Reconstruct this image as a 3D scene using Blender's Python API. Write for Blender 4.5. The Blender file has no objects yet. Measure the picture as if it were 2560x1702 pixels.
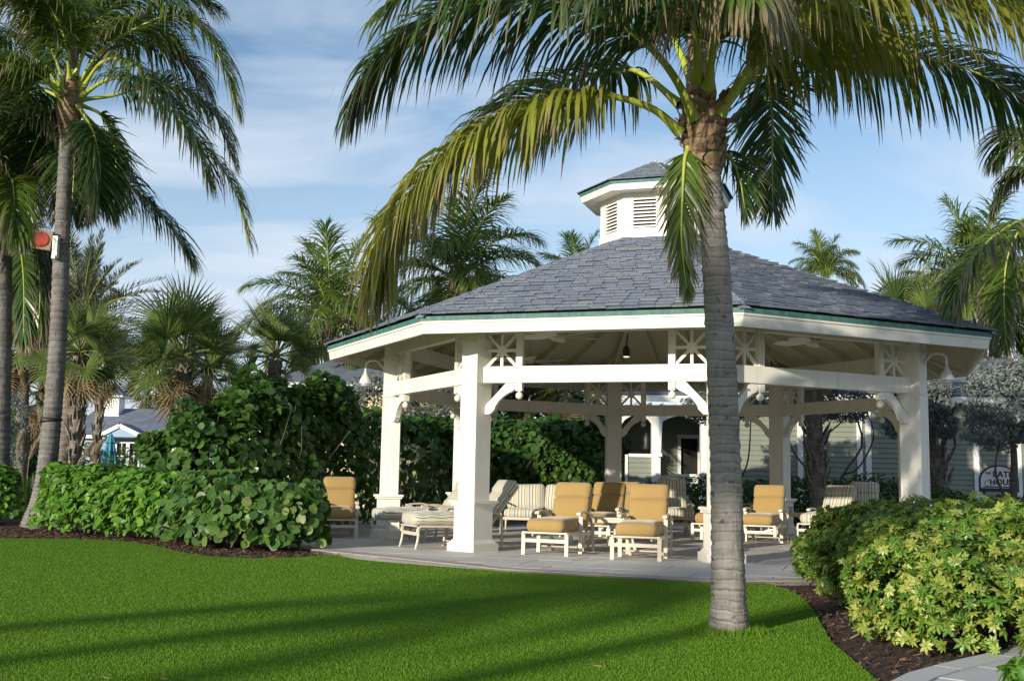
import bpy, math, random
import numpy as np
from mathutils import Vector, Matrix, Euler

random.seed(7)
rng = np.random.default_rng(7)
S = bpy.context.scene
COL = S.collection

# ------------------------------------------------------------------ camera
F_PX, PITCH, ROLL, EYE = 2758.7, math.radians(6.896), math.radians(1.124), 1.15
cam_d = bpy.data.cameras.new('camera')
cam = bpy.data.objects.new('camera', cam_d)
COL.objects.link(cam)
cam_d.sensor_width = 36.0
cam_d.lens = 36.0 * F_PX / 2560.0
cam_d.clip_start, cam_d.clip_end = 0.05, 3000.0
_X, _U = Vector((1, 0, 0)), Vector((0, -math.sin(PITCH), math.cos(PITCH)))
_R = _X * math.cos(ROLL) + _U * math.sin(ROLL)
_V = -_X * math.sin(ROLL) + _U * math.cos(ROLL)
_B = _R.cross(_V)
cam.matrix_world = Matrix(((_R.x, _V.x, _B.x, 0), (_R.y, _V.y, _B.y, 0), (_R.z, _V.z, _B.z, EYE), (0, 0, 0, 1)))
S.camera = cam

# ------------------------------------------------------------------ light
SUN_AZ, SUN_EL = math.radians(217.5), math.radians(13.0)     # clockwise from +Y
w = bpy.data.worlds.new('World'); S.world = w; w.use_nodes = True
nt = w.node_tree; nt.nodes.clear()
out = nt.nodes.new('ShaderNodeOutputWorld'); bg = nt.nodes.new('ShaderNodeBackground')
sky = nt.nodes.new('ShaderNodeTexSky'); sky.sky_type = 'NISHITA'; sky.sun_disc = False
sky.sun_elevation, sky.sun_rotation = SUN_EL, SUN_AZ
sky.air_density, sky.dust_density, sky.ozone_density = 1.0, 0.25, 2.4
tc = nt.nodes.new('ShaderNodeTexCoord')
sep = nt.nodes.new('ShaderNodeSeparateXYZ'); nt.links.new(tc.outputs['Generated'], sep.inputs[0])
def wm(op, a, b):
    n = nt.nodes.new('ShaderNodeMath'); n.operation = op
    for i, v in enumerate((a, b)):
        if isinstance(v, (int, float)): n.inputs[i].default_value = v
        else: nt.links.new(v, n.inputs[i])
    return n.outputs[0]
zz = wm('ADD', wm('MAXIMUM', sep.outputs[2], 0.0), 0.22)
cmb = nt.nodes.new('ShaderNodeCombineXYZ')
nt.links.new(wm('DIVIDE', sep.outputs[0], zz), cmb.inputs[0])
nt.links.new(wm('DIVIDE', sep.outputs[1], zz), cmb.inputs[1])
mp = nt.nodes.new('ShaderNodeMapping'); nt.links.new(cmb.outputs[0], mp.inputs[0])
mp.inputs['Scale'].default_value = (0.9, 1.7, 1.0); mp.inputs['Rotation'].default_value = (0, 0, 0.25)
mp.inputs['Location'].default_value = (0.75, 0.3, 0.0)
nz = nt.nodes.new('ShaderNodeTexNoise'); nt.links.new(mp.outputs[0], nz.inputs['Vector'])
nz.inputs['Scale'].default_value = 1.25; nz.inputs['Detail'].default_value = 7; nz.inputs['Roughness'].default_value = 0.55
nz.inputs['Distortion'].default_value = 0.5
rp = nt.nodes.new('ShaderNodeValToRGB'); nt.links.new(nz.outputs[0], rp.inputs[0])
rp.color_ramp.elements[0].position, rp.color_ramp.elements[0].color = 0.45, (0.0, 0.0, 0.0, 1)
rp.color_ramp.elements[1].position, rp.color_ramp.elements[1].color = 0.72, (0.9, 0.9, 0.9, 1)
mx = nt.nodes.new('ShaderNodeMix'); mx.data_type = 'RGBA'
hz = wm('POWER', wm('MAXIMUM', wm('SUBTRACT', 1.0, wm('MULTIPLY', wm('MAXIMUM', sep.outputs[2], 0.0), 2.7)), 0.0), 1.15)
hzn = wm('MULTIPLY', hz, wm('ADD', 0.46, wm('MULTIPLY', nz.outputs[0], 0.8)))
nt.links.new(wm('MINIMUM', wm('ADD', rp.outputs[0], hzn), 0.95), mx.inputs[0]); nt.links.new(sky.outputs[0], mx.inputs[6])
mx.inputs[7].default_value = (4.3, 4.85, 5.6, 1)
nt.links.new(mx.outputs[2], bg.inputs[0]); bg.inputs[1].default_value = 0.15
nt.links.new(bg.outputs[0], out.inputs[0])
sun_d = bpy.data.lights.new('sun', 'SUN'); sun_d.energy = 4.9; sun_d.angle = math.radians(0.7)
sun_d.color = (1.0, 0.915, 0.78)
sun = bpy.data.objects.new('sun', sun_d); COL.objects.link(sun)
_to = Vector((math.sin(SUN_AZ) * math.cos(SUN_EL), math.cos(SUN_AZ) * math.cos(SUN_EL), math.sin(SUN_EL)))
sun.rotation_euler = _to.to_track_quat('Z', 'Y').to_euler()
S.view_settings.view_transform = 'Standard'; S.view_settings.look = 'None'
S.view_settings.exposure = 0.2; S.view_settings.gamma = 1.0; S.view_settings.use_curve_mapping = False
S.render.engine = 'CYCLES'
S.cycles.use_denoising = True
S.cycles.max_bounces = 8; S.cycles.transparent_max_bounces = 8
try: S.cycles.denoiser = 'OPENIMAGEDENOISE'
except Exception: pass

# ------------------------------------------------------------------ pixel (2560x1702) -> place
def ray(u, v):
    du, dv = u - 1280.0, v - 851.0; c, s = math.cos(ROLL), math.sin(ROLL)
    a = (du * c + dv * s) / F_PX; up = (du * s - dv * c) / F_PX
    return Vector((a, math.cos(PITCH) - up * math.sin(PITCH), math.sin(PITCH) + up * math.cos(PITCH)))
def G(u, v, z=0.0):
    r = ray(u, v); return Vector((0, 0, EYE)) + r * ((z - EYE) / r.z)
def at(u, v, Y):
    r = ray(u, v); return Vector((0, 0, EYE)) + r * (Y / r.y)

# ------------------------------------------------------------------ materials
def new_mat(name):
    m = bpy.data.materials.new(name); m.use_nodes = True
    nt = m.node_tree; nt.nodes.clear()
    o = nt.nodes.new('ShaderNodeOutputMaterial')
    return m, nt, o
class NB:
    """small node builder"""
    def __init__(s, name):
        s.m, s.nt, s.o = new_mat(name)
    def n(s, t, **kw):
        nd = s.nt.nodes.new(t)
        for k, v in kw.items(): setattr(nd, k, v)
        return nd
    def l(s, a, b): s.nt.links.new(a, b)
    def set(s, sock, v):
        if hasattr(v, 'is_output'): s.l(v, sock)
        else: sock.default_value = v
    def coord(s, kind='Object', scale=(1, 1, 1), rot=(0, 0, 0)):
        t = s.n('ShaderNodeTexCoord'); m = s.n('ShaderNodeMapping'); s.l(t.outputs[kind], m.inputs[0])
        m.inputs['Scale'].default_value = scale; m.inputs['Rotation'].default_value = rot
        return m.outputs[0]
    def world(s, scale=(1, 1, 1)):
        t = s.n('ShaderNodeNewGeometry'); m = s.n('ShaderNodeMapping'); s.l(t.outputs['Position'], m.inputs[0])
        m.inputs['Scale'].default_value = scale
        return m.outputs[0]
    def noise(s, vec, scale, detail=3, rough=0.5, dist=0.0):
        t = s.n('ShaderNodeTexNoise'); s.l(vec, t.inputs['Vector'])
        t.inputs['Scale'].default_value = scale; t.inputs['Detail'].default_value = detail
        t.inputs['Roughness'].default_value = rough; t.inputs['Distortion'].default_value = dist
        return t.outputs[0]
    def ramp(s, fac, stops):
        r = s.n('ShaderNodeValToRGB'); s.l(fac, r.inputs[0]); e = r.color_ramp.elements
        while len(e) < len(stops): e.new(0.5)
        for i, (p, c) in enumerate(stops):
            e[i].position = p; e[i].color = (c, c, c, 1) if isinstance(c, (int, float)) else (*c, 1)
        return r.outputs[0]
    def mix(s, f, a, b, blend='MIX'):
        m = s.n('ShaderNodeMix', data_type='RGBA', blend_type=blend)
        s.set(m.inputs[0], f)
        for i, v in ((6, a), (7, b)):
            s.set(m.inputs[i], v if hasattr(v, 'is_output') else ((*v, 1) if len(v) == 3 else v))
        return m.outputs[2]
    def math(s, op, a, b=0.0):
        m = s.n('ShaderNodeMath', operation=op); s.set(m.inputs[0], a); s.set(m.inputs[1], b); return m.outputs[0]
    def attr(s, name):
        a = s.n('ShaderNodeAttribute', attribute_name=name); return a.outputs['Fac']
    def objrand(s): return s.n('ShaderNodeObjectInfo').outputs['Random']
    def bump(s, h, strength=0.3, dist=0.02):
        b = s.n('ShaderNodeBump'); s.l(h, b.inputs['Height']); b.inputs['Strength'].default_value = strength
        b.inputs['Distance'].default_value = dist; return b.outputs[0]
    def pbr(s, col, rough=0.6, bump=None, metal=0.0, spec=None, sheen=0.0):
        p = s.n('ShaderNodeBsdfPrincipled')
        s.set(p.inputs['Base Color'], col if hasattr(col, 'is_output') else (*col, 1))
        s.set(p.inputs['Roughness'], rough); p.inputs['Metallic'].default_value = metal
        if spec is not None: p.inputs['Specular IOR Level'].default_value = spec
        if sheen: p.inputs['Sheen Weight'].default_value = sheen
        if bump is not None: s.l(bump, p.inputs['Normal'])
        return p.outputs[0]
    def done(s, sh):
        s.l(sh, s.o.inputs[0]); return s.m

def paint(name, col, var=0.06, rough=0.5, dirt=0.0):
    b = NB(name); v = b.world()
    n1 = b.noise(v, 2.3, 4); n2 = b.noise(v, 24, 3)
    c = b.mix(b.ramp(n1, [(0.3, 0.0), (0.75, 1.0)]), col, tuple(x * (1 - var) for x in col))
    if dirt:
        n3 = b.noise(b.world((7, 7, 1.1)), 1.0, 5, 0.65)
        c = b.mix(b.ramp(n3, [(0.52, 0.0), (0.8, dirt)]), c, (0.33, 0.30, 0.24))
    return b.done(b.pbr(c, rough, b.bump(n2, 0.12, 0.004)))

def leafmat(name, stops, trans=0.3, rough=0.42, tip=None, tipmix=1.0, spec=0.4, tcol=1.6):
    b = NB(name)
    t = b.math('ADD', b.attr('tint'), 0.0)
    r = b.math('MULTIPLY', b.objrand(), 0.12)
    f = b.math('FRACT', b.math('ADD', t, 0.0)); 
    f = b.math('ADD', b.math('MULTIPLY', f, 0.9), r)
    c = b.ramp(f, stops)
    nz = b.noise(b.world(), 9.0, 3)
    c = b.mix(b.ramp(nz, [(0.35, 0.0), (0.75, 0.35)]), c, tuple(x * 0.6 for x in stops[0][1]))
    if tip is not None:
        c = b.mix(b.math('MULTIPLY', b.attr('tip'), tipmix), c, tip)
    p = b.pbr(c, rough, None, 0.0, spec)
    tr = b.n('ShaderNodeBsdfTranslucent')
    hs = b.n('ShaderNodeHueSaturation'); b.l(c, hs.inputs['Color']); hs.inputs['Value'].default_value = tcol
    hs.inputs['Hue'].default_value = 0.485
    b.l(hs.outputs[0], tr.inputs[0])
    ms = b.n('ShaderNodeMixShader'); ms.inputs[0].default_value = trans
    b.l(p, ms.inputs[1]); b.l(tr.outputs[0], ms.inputs[2])
    return b.done(ms.outputs[0])

M = {}
M['white'] = paint('cream_white_paint', (0.80, 0.765, 0.67), 0.06, 0.45, 0.32)
M['white2'] = paint('white_paint', (0.78, 0.77, 0.74), 0.05, 0.45)
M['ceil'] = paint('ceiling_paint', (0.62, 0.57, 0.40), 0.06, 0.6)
M['lampwhite'] = paint('lamp_enamel', (0.78, 0.76, 0.71), 0.03, 0.3)
M['frame'] = paint('furniture_frame', (0.62, 0.545, 0.42), 0.06, 0.35)
M['bluewall'] = paint('blue_siding', (0.30, 0.42, 0.56), 0.06, 0.6)
M['yellowwall'] = paint('yellow_stucco', (0.72, 0.66, 0.36), 0.08, 0.8)
M['sagewall'] = paint('sage_siding', (0.225, 0.245, 0.19), 0.1, 0.6)
M['darkglass'] = NB('dark_glass'); M['darkglass'] = M['darkglass'].done(M['darkglass'].pbr((0.012, 0.014, 0.018), 0.08))
M['void'] = NB('dark_interior'); M['void'] = M['void'].done(M['void'].pbr((0.012, 0.011, 0.010), 0.9))
M['metal'] = NB('dark_metal'); M['metal'] = M['metal'].done(M['metal'].pbr((0.03, 0.03, 0.03), 0.5))
M['bolt'] = NB('bolt_grey'); M['bolt'] = M['bolt'].done(M['bolt'].pbr((0.3, 0.28, 0.25), 0.5))
M['galv'] = paint('galvanised_box', (0.33, 0.36, 0.38), 0.1, 0.4)
M['tanbox'] = paint('fixture_tan_metal', (0.19, 0.13, 0.075), 0.1, 0.45)
M['teal'] = paint('teal_canvas', (0.05, 0.25, 0.33), 0.15, 0.8)
M['blackcord'] = NB('black_cord'); M['blackcord'] = M['blackcord'].done(M['blackcord'].pbr((0.01, 0.01, 0.01), 0.6))
M['navy'] = NB('sign_navy'); M['navy'] = M['navy'].done(M['navy'].pbr((0.012, 0.02, 0.055), 0.5))
M['signwhite'] = NB('sign_white'); M['signwhite'] = M['signwhite'].done(M['signwhite'].pbr((0.88, 0.88, 0.88), 0.5))
M['terracotta'] = paint('terracotta', (0.30, 0.12, 0.06), 0.15, 0.8)
def _cup():
    b = NB('clear_cup'); p = b.n('ShaderNodeBsdfPrincipled'); p.inputs['Base Color'].default_value = (.85, .87, .9, 1)
    p.inputs['Roughness'].default_value = .2; p.inputs['Transmission Weight'].default_value = .4
    return b.done(p.outputs[0])
M['cup'] = _cup()
def _gel():
    b = NB('orange_lens'); v = b.coord('Object')
    c = b.mix(b.ramp(b.noise(v, 7, 2, .5, .6), [(.35, 0.), (.7, 1.)]), (0.26, 0.018, 0.006), (0.50, 0.06, 0.012))
    p = b.n('ShaderNodeBsdfPrincipled'); b.l(c, p.inputs['Base Color']); p.inputs['Roughness'].default_value = .12
    p.inputs['Coat Weight'].default_value = .8
    return b.done(p.outputs[0])
M['gel'] = _gel()
def _bulb():
    b = NB('lamp_glass'); p = b.n('ShaderNodeBsdfPrincipled'); p.inputs['Base Color'].default_value = (.5, .52, .55, 1)
    p.inputs['Roughness'].default_value = .1; return b.done(p.outputs[0])
M['glass'] = _bulb()
def _spot():
    b = NB('lit_spot_lamp'); e = b.n('ShaderNodeEmission'); e.inputs[0].default_value = (1, .8, .5, 1); e.inputs[1].default_value = 2.0
    return b.done(e.outputs[0])
M['lit'] = _spot()

def _slate():
    b = NB('roof_slate'); v = b.world()
    r = b.math('FRACT', b.math('ADD', b.attr('tint'), b.math('MULTIPLY', b.objrand(), 0.999)))
    c = b.ramp(r, [(0.0, (0.13, 0.155, 0.205)), (0.35, (0.17, 0.20, 0.25)), (0.6, (0.14, 0.16, 0.205)), (0.86, (0.20, 0.23, 0.265)), (0.96, (0.205, 0.23, 0.235)), (1.0, (0.235, 0.25, 0.24))])
    n1 = b.noise(v, 14, 4, .6); n2 = b.noise(v, 3, 3)
    c = b.mix(b.ramp(n1, [(.3, 0.0), (.8, .5)]), c, (0.075, 0.085, 0.115))
    c = b.mix(b.ramp(n2, [(.5, 0.0), (.8, .3)]), c, (0.24, 0.27, 0.30))
    return b.done(b.pbr(c, b.ramp(n1, [(.2, .45), (.8, .7)]), b.bump(b.noise(v, 30, 4, .6), .35, .01)))
M['slate'] = _slate()
def _lead():
    b = NB('hip_mortar'); v = b.world(); n = b.noise(v, 9, 4)
    return b.done(b.pbr(b.mix(n, (0.20, 0.21, 0.22), (0.62, 0.62, 0.60)), .7, b.bump(n, .4, .02)))
M['lead'] = _lead()
def _copper():
    b = NB('verdigris_copper'); n = b.noise(b.world((3, 3, 1.2)), 4, 5, .6)
    c = b.mix(b.ramp(n, [(.35, 0.), (.7, 1.)]), (0.03, 0.135, 0.12), (0.10, 0.22, 0.19))
    c = b.mix(b.ramp(b.noise(b.world((12, 12, 2)), 2, 4), [(.58, 0.), (.75, .6)]), c, (0.05, 0.085, 0.08))
    return b.done(b.pbr(c, .55))
M['copper'] = _copper()
def _stone(name, a, c2, tile=0.0):
    b = NB(name); v = b.world()
    n1 = b.noise(v, 1.1, 4, .6); n2 = b.noise(v, 55, 4, .7); n3 = b.noise(v, 9, 3)
    c = b.mix(b.ramp(n1, [(.3, 0.), (.72, 1.)]), a, c2)
    c = b.mix(b.ramp(n2, [(.45, 0.), (.8, .5)]), c, tuple(x * .5 for x in a))
    c = b.mix(b.math('MULTIPLY', b.objrand(), tile), c, (0.30, 0.27, 0.235))
    return b.done(b.pbr(c, .8, b.bump(n2, .35, .004)))
M['coral'] = _stone('coral_stone', (0.67, 0.645, 0.60), (0.50, 0.475, 0.43), .25)
M['coralborder'] = _stone('coral_border_stone', (0.47, 0.43, 0.38), (0.38, 0.34, 0.30), .5)
M['grout'] = _stone('grout', (0.22, 0.205, 0.185), (0.18, 0.17, 0.155))
M['pathstone'] = _stone('path_stone', (0.64, 0.62, 0.58), (0.54, 0.52, 0.48), .2)
def _bark(name, base, dark, light, rings=14.0, rough=.85):
    b = NB(name); v = b.coord('Object')
    warp = b.noise(b.coord('Object', (2.0, 2.0, 1.0)), 2.2, 3)
    va = b.n('ShaderNodeVectorMath', operation='MULTIPLY_ADD'); cw = b.n('ShaderNodeCombineXYZ'); b.l(warp, cw.inputs[2])
    b.l(cw.outputs[0], va.inputs[0]); va.inputs[1].default_value = (1, 1, .09); b.l(b.coord('Object'), va.inputs[2])
    mq = b.n('ShaderNodeMapping'); b.l(va.outputs[0], mq.inputs[0]); mq.inputs['Scale'].default_value = (.9, .9, rings)
    n0 = b.noise(mq.outputs[0], 1.0, 2, .5, .4)
    n6 = b.noise(b.coord('Object', (1.5, 1.5, 2.2)), 1.6, 5, .65)
    n1 = b.noise(b.coord('Object', (42, 42, 5.0)), 1.0, 5, .7)
    n2 = b.noise(v, 2.2, 4, .6)
    n4 = b.noise(v, 11, 3, .6)
    wvn = b.n('ShaderNodeTexWave', wave_type='BANDS', bands_direction='Z', wave_profile='SAW'); b.l(va.outputs[0], wvn.inputs['Vector'])
    wvn.inputs['Scale'].default_value = rings * .42; wvn.inputs['Distortion'].default_value = 1.3; wvn.inputs['Detail'].default_value = 3; wvn.inputs['Detail Scale'].default_value = 1.3
    ring = wvn.outputs['Fac']
    c = b.mix(b.ramp(n0, [(.40, 1.), (.50, 0.)]), base, dark)
    c = b.mix(b.math('MULTIPLY', b.ramp(ring, [(.0, 1.), (.10, .75), (.26, .0)]), b.ramp(n6, [(.3, .55), (.6, 1.)])), c, tuple(x * .36 for x in dark))
    c = b.mix(b.math('MULTIPLY', b.ramp(ring, [(.72, .0), (.95, 1.0)]), b.ramp(n2, [(.4, .2), (.6, 1.)])), c, light)
    c = b.mix(b.ramp(n1, [(.46, 0.), (.72, .55)]), c, light)
    c = b.mix(b.ramp(n6, [(.42, 0.), (.66, .7)]), c, light)
    c = b.mix(b.ramp(n2, [(.45, 0.), (.72, .5)]), c, tuple(x * .62 for x in dark))
    c = b.mix(b.ramp(n4, [(.62, 0.), (.70, .85)]), c, tuple(x * .35 for x in dark))
    h = b.math('ADD', b.math('ADD', b.math('MULTIPLY', ring, 1.0), b.math('MULTIPLY', n0, .6)), b.math('MULTIPLY', n1, .4))
    return b.done(b.pbr(c, rough, b.bump(h, .8, .03)))
M['bark'] = _bark('coconut_bark', (0.295, 0.262, 0.232), (0.165, 0.142, 0.122), (0.44, 0.405, 0.365), 10)
M['bark2'] = _bark('pale_palm_bark', (0.22, 0.205, 0.19), (0.12, 0.108, 0.097), (0.32, 0.30, 0.275), 16)
M['sabalbark'] = _bark('sabal_bark', (0.24, 0.205, 0.165), (0.12, 0.10, 0.08), (0.36, 0.315, 0.26), 9)
M['fibre'] = _bark('palm_fibre', (0.27, 0.175, 0.095), (0.12, 0.07, 0.035), (0.42, 0.31, 0.19), 7)
M['sheath'] = _bark('young_sheath', (0.55, 0.40, 0.22), (0.34, 0.21, 0.10), (0.64, 0.50, 0.32), 12)
M['twig'] = _bark('twisted_branch', (0.14, 0.115, 0.09), (0.07, 0.055, 0.045), (0.22, 0.19, 0.16), 6)
M['trunkdark'] = _bark('dark_trunk', (0.10, 0.08, 0.065), (0.05, 0.04, 0.03), (0.16, 0.13, 0.11), 6)
def _stem(name, a, c2):
    b = NB(name); n = b.noise(b.world(), 9, 3)
    return b.done(b.pbr(b.mix(n, a, c2), .4))
M['stem'] = _stem('frond_stem', (0.44, 0.47, 0.07), (0.30, 0.38, 0.045))
M['stemsabal'] = _stem('fan_leaf_stalk', (0.10, 0.14, 0.03), (0.16, 0.17, 0.05))
M['stemdry'] = _stem('dry_stem', (0.36, 0.27, 0.14), (0.25, 0.17, 0.08))
BR = (0.30, 0.225, 0.145)
M['coco'] = leafmat('coconut_leaflet', [(0.0, (0.06, 0.12, 0.02)), (.5, (0.11, 0.185, 0.026)), (1.0, (0.19, 0.245, 0.04))], .38, .33, BR, 1.0, .5)
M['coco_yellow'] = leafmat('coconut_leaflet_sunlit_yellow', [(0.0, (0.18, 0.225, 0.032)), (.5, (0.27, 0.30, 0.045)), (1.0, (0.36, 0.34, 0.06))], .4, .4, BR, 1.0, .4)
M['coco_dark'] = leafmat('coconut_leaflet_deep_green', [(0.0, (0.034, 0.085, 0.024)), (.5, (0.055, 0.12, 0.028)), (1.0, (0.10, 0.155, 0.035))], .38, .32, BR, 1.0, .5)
M['dryleaf'] = leafmat('dry_leaflet', [(0.0, (0.24, 0.17, 0.085)), (.5, (0.33, 0.25, 0.14)), (1.0, (0.20, 0.18, 0.07))], .25, .6)
M['sabal'] = leafmat('fan_leaf', [(0.0, (0.075, 0.14, 0.036)), (.5, (0.13, 0.205, 0.052)), (1.0, (0.22, 0.285, 0.085))], .3, .38, (0.38, 0.30, 0.17), .8)
M['datepalm'] = leafmat('grey_green_leaflet', [(0.0, (0.06, 0.085, 0.065)), (.5, (0.085, 0.11, 0.075)), (1.0, (0.15, 0.16, 0.09))], .2, .5, BR)
M['seagrape'] = leafmat('sea_grape_leaf', [(0.0, (0.04, 0.105, 0.02)), (.4, (0.075, 0.165, 0.032)), (.74, (0.125, 0.225, 0.05)), (.88, (0.20, 0.25, 0.06)), (.97, (0.36, 0.24, 0.06)), (1.0, (0.40, 0.14, 0.045))], .3, .4, None, 1, .35)
M['seagrape_dark'] = leafmat('sea_grape_leaf_green', [(0.0, (0.035, 0.09, 0.018)), (.5, (0.065, 0.15, 0.026)), (1.0, (0.14, 0.24, 0.045))], .32, .33, None, 1, .45)
M['clusia'] = leafmat('clusia_leaf', [(0.0, (0.05, 0.15, 0.014)), (.5, (0.10, 0.235, 0.022)), (1.0, (0.21, 0.36, 0.045))], .28, .42, None, 1, .35)
M['shrub'] = leafmat('back_shrub_leaf', [(0.0, (0.035, 0.085, 0.018)), (.6, (0.06, 0.13, 0.024)), (1.0, (0.13, 0.20, 0.04))], .25, .4)
M['silver'] = leafmat('silver_leaf', [(0.0, (0.125, 0.155, 0.138)), (.5, (0.185, 0.215, 0.19)), (1.0, (0.29, 0.32, 0.28))], .15, .5, None, 1, .3, 1.1)
def _varieg():
    b = NB('variegated_leaflet')
    e = b.attr('tip')       # 0 at the midrib .. 1 at the margin
    r = b.attr('tint'); nz = b.noise(b.world(), 45, 2)
    green = b.ramp(r, [(0.0, (0.045, 0.14, 0.012)), (1.0, (0.12, 0.25, 0.02))])
    cream = b.ramp(r, [(0.0, (0.20, 0.31, 0.035)), (1.0, (0.42, 0.43, 0.10))])
    edge = b.ramp(b.math('ADD', b.math('ADD', e, b.math('MULTIPLY', nz, .5)), b.math('MULTIPLY', b.ramp(r, [(.40, 0.0), (.62, 1.0)]), -.6)), [(.34, 0.), (.56, 1.)])
    c = b.mix(edge, cream, green)
    p = b.pbr(c, .35, None, 0, .45)
    tr = b.n('ShaderNodeBsdfTranslucent'); b.l(c, tr.inputs[0])
    ms = b.n('ShaderNodeMixShader'); ms.inputs[0].default_value = .25
    b.l(p, ms.inputs[1]); b.l(tr.outputs[0], ms.inputs[2]); return b.done(ms.outputs[0])
M['varieg'] = _varieg()
def _grassblade():
    b = NB('grass_blade'); r = b.attr('tint'); v = b.world()
    c = b.ramp(r, [(0.0, (0.10, 0.215, 0.011)), (.5, (0.145, 0.285, 0.015)), (.93, (0.17, 0.32, 0.018)), (1.0, (0.30, 0.33, 0.05))])
    c = b.mix(b.ramp(b.noise(v, .9, 4), [(.35, 0.), (.75, .45)]), c, (0.08, 0.24, 0.010))
    c = b.mix(b.ramp(b.noise(v, .45, 4, .6), [(.52, 0.), (.75, .5)]), c, (0.19, 0.255, 0.022))
    p = b.pbr(c, .5, None, 0, .25); tr = b.n('ShaderNodeBsdfTranslucent'); b.l(c, tr.inputs[0])
    ms = b.n('ShaderNodeMixShader'); ms.inputs[0].default_value = .3
    b.l(p, ms.inputs[1]); b.l(tr.outputs[0], ms.inputs[2]); return b.done(ms.outputs[0])
M['blade'] = _grassblade()
def _lawn():
    b = NB('lawn_turf'); v = b.world()
    n1 = b.noise(v, .8, 4); n2 = b.noise(v, 90, 3, .7); n3 = b.noise(v, 12, 3)
    c = b.mix(n1, (0.085, 0.20, 0.010), (0.11, 0.222, 0.012))
    c = b.mix(b.ramp(n2, [(.4, 0.), (.7, .5)]), c, (0.04, 0.11, 0.005))
    return b.done(b.pbr(c, .9, b.bump(n2, .9, .03), 0, .1))
M['lawn'] = _lawn()
def _mulch():
    b = NB('mulch'); v = b.world()
    n1 = b.noise(v, 45, 5, .7, .5); n2 = b.noise(v, 5, 3)
    c = b.ramp(n1, [(.25, (0.016, 0.009, 0.006)), (.5, (0.06, 0.03, 0.018)), (.68, (0.115, 0.06, 0.035)), (.85, (0.22, 0.14, 0.09))])
    c = b.mix(b.ramp(n2, [(.4, 0.), (.7, .4)]), c, (0.03, 0.018, 0.012))
    return b.done(b.pbr(c, .95, b.bump(n1, 1.0, .03)))
M['mulch'] = _mulch()
def _chip():
    b = NB('mulch_chip'); c = b.ramp(b.attr('tint'), [(0, (0.03, 0.016, 0.01)), (.6, (0.10, 0.05, 0.03)), (.9, (0.19, 0.11, 0.065)), (1, (0.33, 0.25, 0.17))])
    return b.done(b.pbr(c, .9))
M['chip'] = _chip()
M['soil'] = _stone('sandy_soil', (0.11, 0.10, 0.06), (0.06, 0.075, 0.03))
def _cloth(name, c1, c2):
    b = NB(name); v = b.coord('Object')
    wv = b.noise(v, 160, 2, .7); n = b.noise(v, 3.0, 3)
    wr = b.noise(b.coord('Object', (2.0, 7.0, 7.0)), 1.6, 3, .55, .7)
    c = b.mix(n, c1, c2)
    c = b.mix(b.ramp(wv, [(.4, 0.), (.7, .25)]), c, tuple(x * .6 for x in c1))
    h = b.math('ADD', b.math('MULTIPLY', wv, .08), wr)
    return b.done(b.pbr(c, .9, b.bump(h, .35, .03), 0, .1, .3))
M['tan'] = _cloth('tan_canvas', (0.40, 0.268, 0.10), (0.33, 0.218, 0.08))
def _stripe():
    b = NB('striped_canvas'); t = b.n('ShaderNodeUVMap'); sp = b.n('ShaderNodeSeparateXYZ'); b.l(t.outputs[0], sp.inputs[0])
    x = b.math('FRACT', b.math('MULTIPLY', sp.outputs[0], 4.6))
    r = b.n('ShaderNodeValToRGB'); b.l(x, r.inputs[0]); r.color_ramp.interpolation = 'CONSTANT'; e = r.color_ramp.elements
    st = [(0.0, (.66, .62, .50)), (.20, (.24, .19, .10)), (.27, (.62, .58, .46)), (.40, (.40, .35, .22)), (.48, (.64, .60, .48)), (.60, (.24, .28, .31)), (.70, (.46, .48, .46)), (.78, (.64, .60, .48)), (.90, (.38, .31, .16)), (.95, (.16, .14, .09))]
    while len(e) < len(st): e.new(.5)
    for i, (p, c) in enumerate(st): e[i].position = p; e[i].color = (*c, 1)
    n = b.noise(b.coord('Object'), 150, 2)
    c = b.mix(b.ramp(n, [(.4, 0.), (.7, .2)]), r.outputs[0], (.2, .18, .13))
    return b.done(b.pbr(c, .9, b.bump(b.noise(b.coord('Object'), 7, 3), .3, .03), 0, .1, .3))
M['stripe'] = _stripe()
def _plume():
    b = NB('pampas_plume'); c = b.ramp(b.attr('tint'), [(0, (.42, .33, .21)), (1, (.62, .53, .38))])
    p = b.pbr(c, .8); tr = b.n('ShaderNodeBsdfTranslucent'); b.l(c, tr.inputs[0])
    ms = b.n('ShaderNodeMixShader'); ms.inputs[0].default_value = .35
    b.l(p, ms.inputs[1]); b.l(tr.outputs[0], ms.inputs[2]); return b.done(ms.outputs[0])
M['plume'] = _plume()
M['yellowleaf'] = leafmat('yellow_leaf', [(0.0, (0.6, 0.42, 0.03)), (1.0, (0.7, 0.5, 0.05))], .3, .4)

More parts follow.
